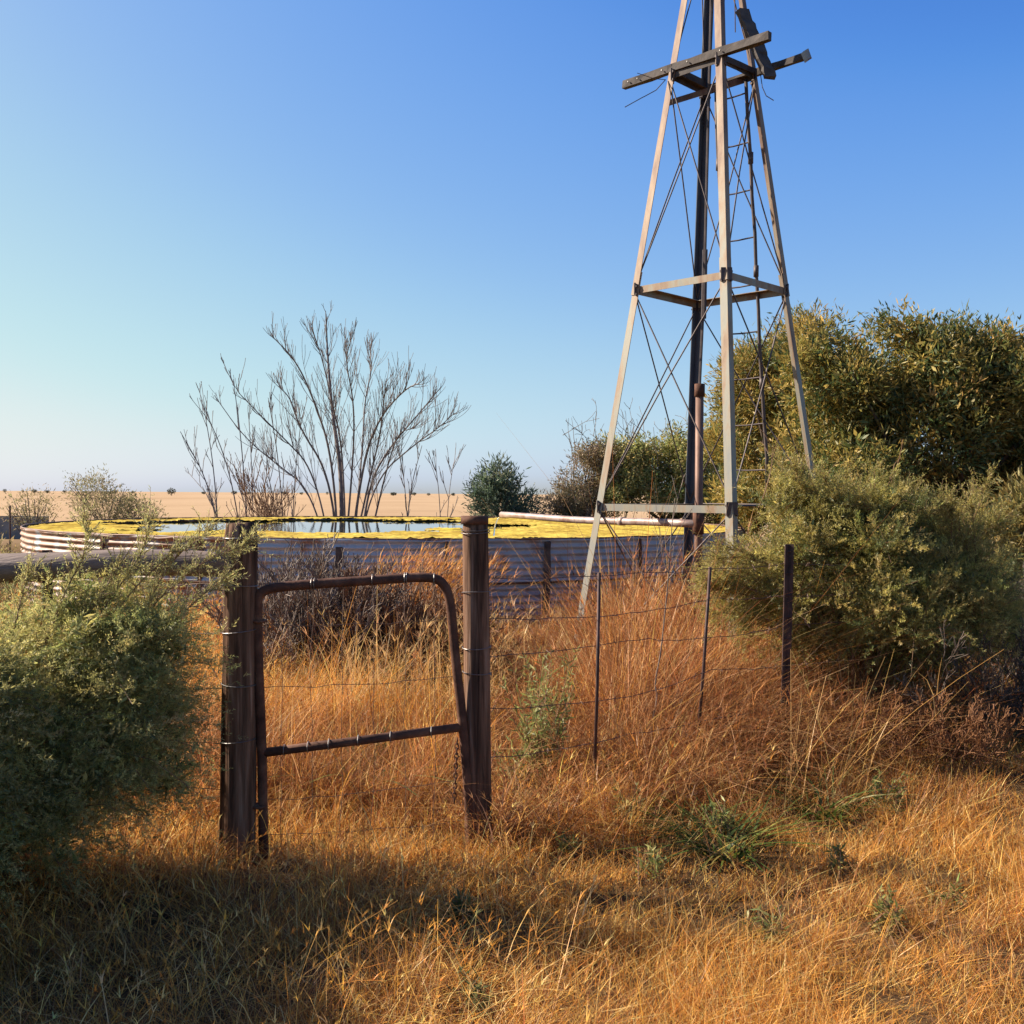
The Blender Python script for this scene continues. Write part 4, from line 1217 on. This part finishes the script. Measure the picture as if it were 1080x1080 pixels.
g = Geo()                                                        # behind the gate up to the tank
n = 7000
x = rng.uniform(-4.2, .1, n); y = rng.uniform(5.2, 11.2, n)
keep = ~in_tank(x, y) & (rng.random(n) < .25 + .75 * sstep(7.3, 9.0, y)) ; x, y = x[keep], y[keep]
h = (1 - .55 * sstep(490, 510, 540 + 1080 * x / y)) * (.22 + .26 * sstep(7.2, 9.0, y)) * (.7 + .5 * fbm(x * 1.5, y * 1.5, 2)) * np.exp(rng.normal(0, .2, len(x)))
stalks(g, x, y, h, STRAW[:3] + RED, lean=.2, curl=.4, w=.0046)
n = 520                                                          # pale stalks through the gate
x = rng.normal(-.55, .4, n); y = rng.uniform(6.5, 8.8, n)
stalks(g, x, y, rng.uniform(.35, .8, n), [(.6, .4, .18), (.55, .33, .13)], lean=.12, curl=.15, w=.004)
tag(g.build('tall_grass', M['grass']), 'golden brown dry grass between the gate and the tank wall', 'grass', kind='stuff')

g = Geo()                                                        # loose long stems along the fence foot and in the shade
n = 2000
x = rng.uniform(-.1, 2.4, n); y = fence_y(x) + rng.normal(-.02, .25, n)
stalks(g, x, y, rng.uniform(.12, .42, n), STRAW + RED, lean=.3, curl=.5, w=.003)
n = 1500
x = rng.uniform(-2.2, .2, n); y = rng.uniform(2.4, 4.2, n)
stalks(g, x, y, rng.uniform(.12, .32, n), STRAW[:4], lean=.35, curl=.5, w=.0042)
tag(g.build('seeding_grass', M['grass']), 'loose seeding grass stems along the fence and in the shade of the left bush', 'grass', kind='stuff')

# tall straw clump in front of the right bush
t = thing('straw_clump', (1.72, 5.35, 0), 'clump of long pale straw stems fanning up in front of the right feathery bush', 'grass clump')
g = Geo(); n = 30
x = rng.normal(1.62, .10, n); y = rng.normal(5.3, .09, n)
stalks(g, x, y, rng.uniform(.4, .95, n), [(.68, .42, .15), (.54, .29, .09)], lean=.24, curl=.22, w=.0042, az=rng.normal(.2, 1.0, n), leafs=1, head=False)
g.build('stems', M['grass'], t)


# ------------------------------------------------------------------ weeds and small plants
def strap_plant(px, py, d, n, L, lab, cols, w=.018):
    p = P(px, py, d); p[2] = float(ground_z(p[0], d))
    t = thing('leafy_plant', p, lab, 'plant', 'green strap leaved plants in the dry grass')
    g = Geo(); az = rng.uniform(0, 6.28, n); r = rng.random(n) ** .5 * .15
    b = np.stack((p[0] + np.cos(az) * r, p[1] + np.sin(az) * r, np.full(n, p[2])), 1)
    g.blades(b, L * rng.uniform(.5, 1.15, n), az + rng.normal(0, .5, n), rng.uniform(.15, 1.3, n), rng.uniform(.4, 1.4, n), w * rng.uniform(.7, 1.2, n), colmix(n, cols, None, .2), seg=5, face=az + math.pi / 2 + rng.normal(0, .25, n), taper=.8)
    g.build('leaves', M['leaf'], t)


GR = [(.075, .12, .02), (.11, .15, .03), (.05, .08, .018), (.24, .20, .05)]
strap_plant(762, 905, 4.62, 110, .24, 'dark green strap leaved plant, the largest one, in the grass before the fence', GR)
strap_plant(868, 862, 5.15, 70, .24, 'green strap leaved plant at the foot of the pale straw clump', GR)
strap_plant(722, 880, 4.85, 45, .22, 'smaller green strap leaved plant beside the largest one', GR, .015)
strap_plant(410, 720, 7.6, 80, .50, 'green leafy tuft seen through the gate, above its crossbar', [(.12, .17, .06), (.16, .2, .07)], .02)
strap_plant(385, 835, 5.6, 30, .36, 'single green leaf tuft seen through the gate, below its crossbar', [(.17, .21, .06), (.12, .17, .05)], .018)


def weed(px, py, d, n, h, lab, cols, leaf=(.035, .009), grp='small green weeds in the dry grass'):
    p = P(px, py, d); p[2] = float(ground_z(p[0], d))
    t = thing('green_weed', p, lab, 'weed', grp)
    g = Geo(); gs = Geo()
    for _ in range(n):
        a = rng.uniform(0, 6.28); l = rng.uniform(.1, .5); hh = h * rng.uniform(.5, 1.1)
        e = p + np.array((math.cos(a) * l * hh, math.sin(a) * l * hh, hh)) + rng.normal(0, .03, 3) * (1, 1, 0)
        b0 = p + rng.normal(0, .04, 3) * (1, 1, 0)
        gs.tube([b0, (b0 + e) / 2 + (0, 0, .03), e], [.003, .002, .001], 4)
        K = int(16 + 30 * hh); tt = rng.uniform(.15, 1, K)[:, None]
        q = b0 * (1 - tt) + e * tt
        g.leaves(q, unit(rng.normal(0, .7, (K, 3)) + (0, 0, .5)), leaf[0] * np.exp(rng.normal(0, .3, K)), leaf[1], colmix(K, cols, None, .2))
    g.build('leaves', M['leaf'], t); gs.build('stems', M['twig_red'], t)


GW = [(.24, .25, .075), (.17, .20, .055), (.34, .29, .10)]
weed(572, 835, 5.6, 40, .62, 'tall grey green weed inside the fence right of the gate post', GW, (.05, .010))
weed(545, 860, 5.3, 14, .36, 'shorter grey green weed at the foot of the right gate post fence', GW, (.045, .009))
weed(690, 930, 4.25, 10, .14, 'small green weed in the grass below the strap leaved plants', GW)
weed(935, 985, 3.75, 12, .14, 'small green weed alone in the bright grass at the lower right', GW)
weed(1000, 955, 4.0, 7, .10, 'very small green weed nearest the right edge of the grass', GW)
weed(882, 925, 4.3, 8, .12, 'small green weed under the straw clump in the bright grass', GW)
weed(812, 1000, 3.6, 7, .12, 'small grey green weed in the bright grass right of centre', GW)
weed(492, 985, 3.75, 14, .11, 'low green weed at the edge of the bush shadow below the gate', [(.09, .12, .04), (.13, .15, .05)])
weed(495, 1078, 3.1, 10, .12, 'green weed at the very bottom of the picture', [(.10, .13, .05), (.14, .16, .06)])
weed(598, 905, 4.5, 8, .14, 'small green weed in the grass right of the right gate post', GW)

weed(760, 890, 4.75, 14, .2, 'green weed half hidden in the straw behind the largest strap leaved plant', GW)
weed(660, 880, 4.9, 12, .2, 'green weed in the taller straw between the upright dropper and the strap leaved plants', GW)
weed(930, 850, 5.2, 12, .18, 'green weed at the edge of the shade right of the straw clump', GW)
weed(585, 800, 6.2, 26, .60, 'grey green weed standing behind the tall weed inside the fence', GW, (.045, .010))
weed(400, 790, 6.0, 10, .2, 'green weed behind the gate crossbar', [(.17, .21, .06), (.12, .17, .05)])
# dried bushes against the tank behind the gate
BG_ = 'dried brown bushes between the gate and the tank'
for lab, cx, cy, w_, h_, n, mt in (('grey brown dried bush against the tank behind the left of the gate', -1.72, 8.4, .5, 1.12, 120, 'twig'), ('reddish brown dried bush against the tank behind the middle of the gate', -1.08, 8.3, .48, .98, 120, 'twig_red'),
                                   ('low tangled brown bush beside the right gate post against the tank', -.52, 8.2, .34, .74, 70, 'twig_rust')):
    sh = []
    for _ in range(n):
        x0 = cx + rng.normal(0, w_ * .5); y0 = cy + rng.normal(0, .25)
        sh.append(((x0, y0, 0), (rng.normal(0, .35), rng.normal(0, .3), 1), h_ * rng.uniform(.5, 1.0), .006))
    bare('dried_bush', lab, (cx, cy, 0), sh, 'bush', mt, BG_, depth=2, upw=.25, side=(5, 8), ang=.7, rmin=.0032, wob=.12, ratio=.42)
# leaning sheaf of orange reeds
t = thing('reed_sheaf', (-1.55, 9.9, 0), 'orange sheaf of dry reeds leaning to the right above the gate top', 'reeds')
g = Geo(); n = 620
x = rng.normal(-1.12, .16, n); y = rng.normal(9.3, .15, n)
stalks(g, x, y, rng.uniform(.6, 1.2, n), [(.52, .24, .07), (.60, .32, .11), (.36, .16, .055)], lean=.3, curl=.2, w=.0045, az=rng.normal(0, .4, n), broken=.05)
g.build('stems', M['grass'], t)
# rusty dead shrub and grey brown brush at the right
bare('dead_shrub', 'rust orange dead shrub in the shade under the right feathery bush', (2.42, 5.95, 0),
     [((2.42 + rng.normal(0, .2), 5.95 + rng.normal(0, .12), 0), (rng.normal(0, .5), rng.normal(-.1, .3), 1), rng.uniform(.25, .48), .0035) for _ in range(70)], 'shrub', 'twig_rust', None, depth=2, upw=.15, side=(5, 8), ang=.8, rmin=.0022, wob=.15, ratio=.42)
bare('dead_shrub', 'pinkish grey dead brush at the right edge below the golden shrub', (4.1, 7.9, 0),
     [((4.1 + rng.normal(0, .35), 7.9 + rng.normal(0, .25), 0), (rng.normal(0, .35), rng.normal(0, .3), 1), rng.uniform(.5, .95), .006) for _ in range(40)], 'shrub', 'twig', None, depth=2, upw=.2, side=(5, 8), ang=.7, rmin=.0024, wob=.13, ratio=.42)
bare('dead_shrub', 'dark brown dead brush in the shade at the far right below the feathery bush', (3.3, 6.6, 0),
     [((3.3 + rng.normal(0, .3), 6.6 + rng.normal(0, .2), 0), (rng.normal(0, .4), rng.normal(-.1, .3), 1), rng.uniform(.35, .8), .005) for _ in range(60)], 'shrub', 'bark', None, depth=2, upw=.2, side=(5, 8), ang=.75, rmin=.0024, wob=.14, ratio=.42)
# dark dead branch above the right bush
g = Geo()
for (p, d, L, r) in [(P(895, 560, 7.2), (.3, 0, 1), .62, .008), (P(960, 545, 7.2), (-.2, 0, 1), .3, .005), (P(800, 535, 7.0), (.55, 0, 1), .5, .005)]:
    g = Geo(); grow(g, p, d, L, r, 1, upw=.2, side=(4, 7), ang=.7, rmin=.002, wob=.18, ratio=.4)
    g.build('dead_branch', M['twig_red'], rbush)
# thin climbing sapling before the tower
t = thing('thin_sapling', P(692, 790, 6.0) * (1, 1, 0), 'thin crooked leafless sapling standing before the windmill between the droppers', 'sapling')
g = Geo()
b0 = P(690, 800, 6.0); b0[2] = 0
pts = smooth_path([b0, P(688, 760, 6.0), P(694, 735, 6.0), P(690, 722, 6.02), P(697, 690, 6.0), P(702, 640, 6.0), P(706, 600, 6.0), P(708, 560, 6.0), P(712, 525, 6.0)])
g.tube(pts, np.linspace(.007, .002, len(pts)), 5)
for px, py, dx in ((705, 605, -.4), (703, 630, .5), (707, 580, .5), (706, 590, -.6), (709, 550, .3)):
    grow(g, P(px, py, 6.0), (dx, rng.normal(0, .3), .8), .28, .0025, 1, side=(1, 3), rmin=.0014)
g.build('stem', M['twig'], t)
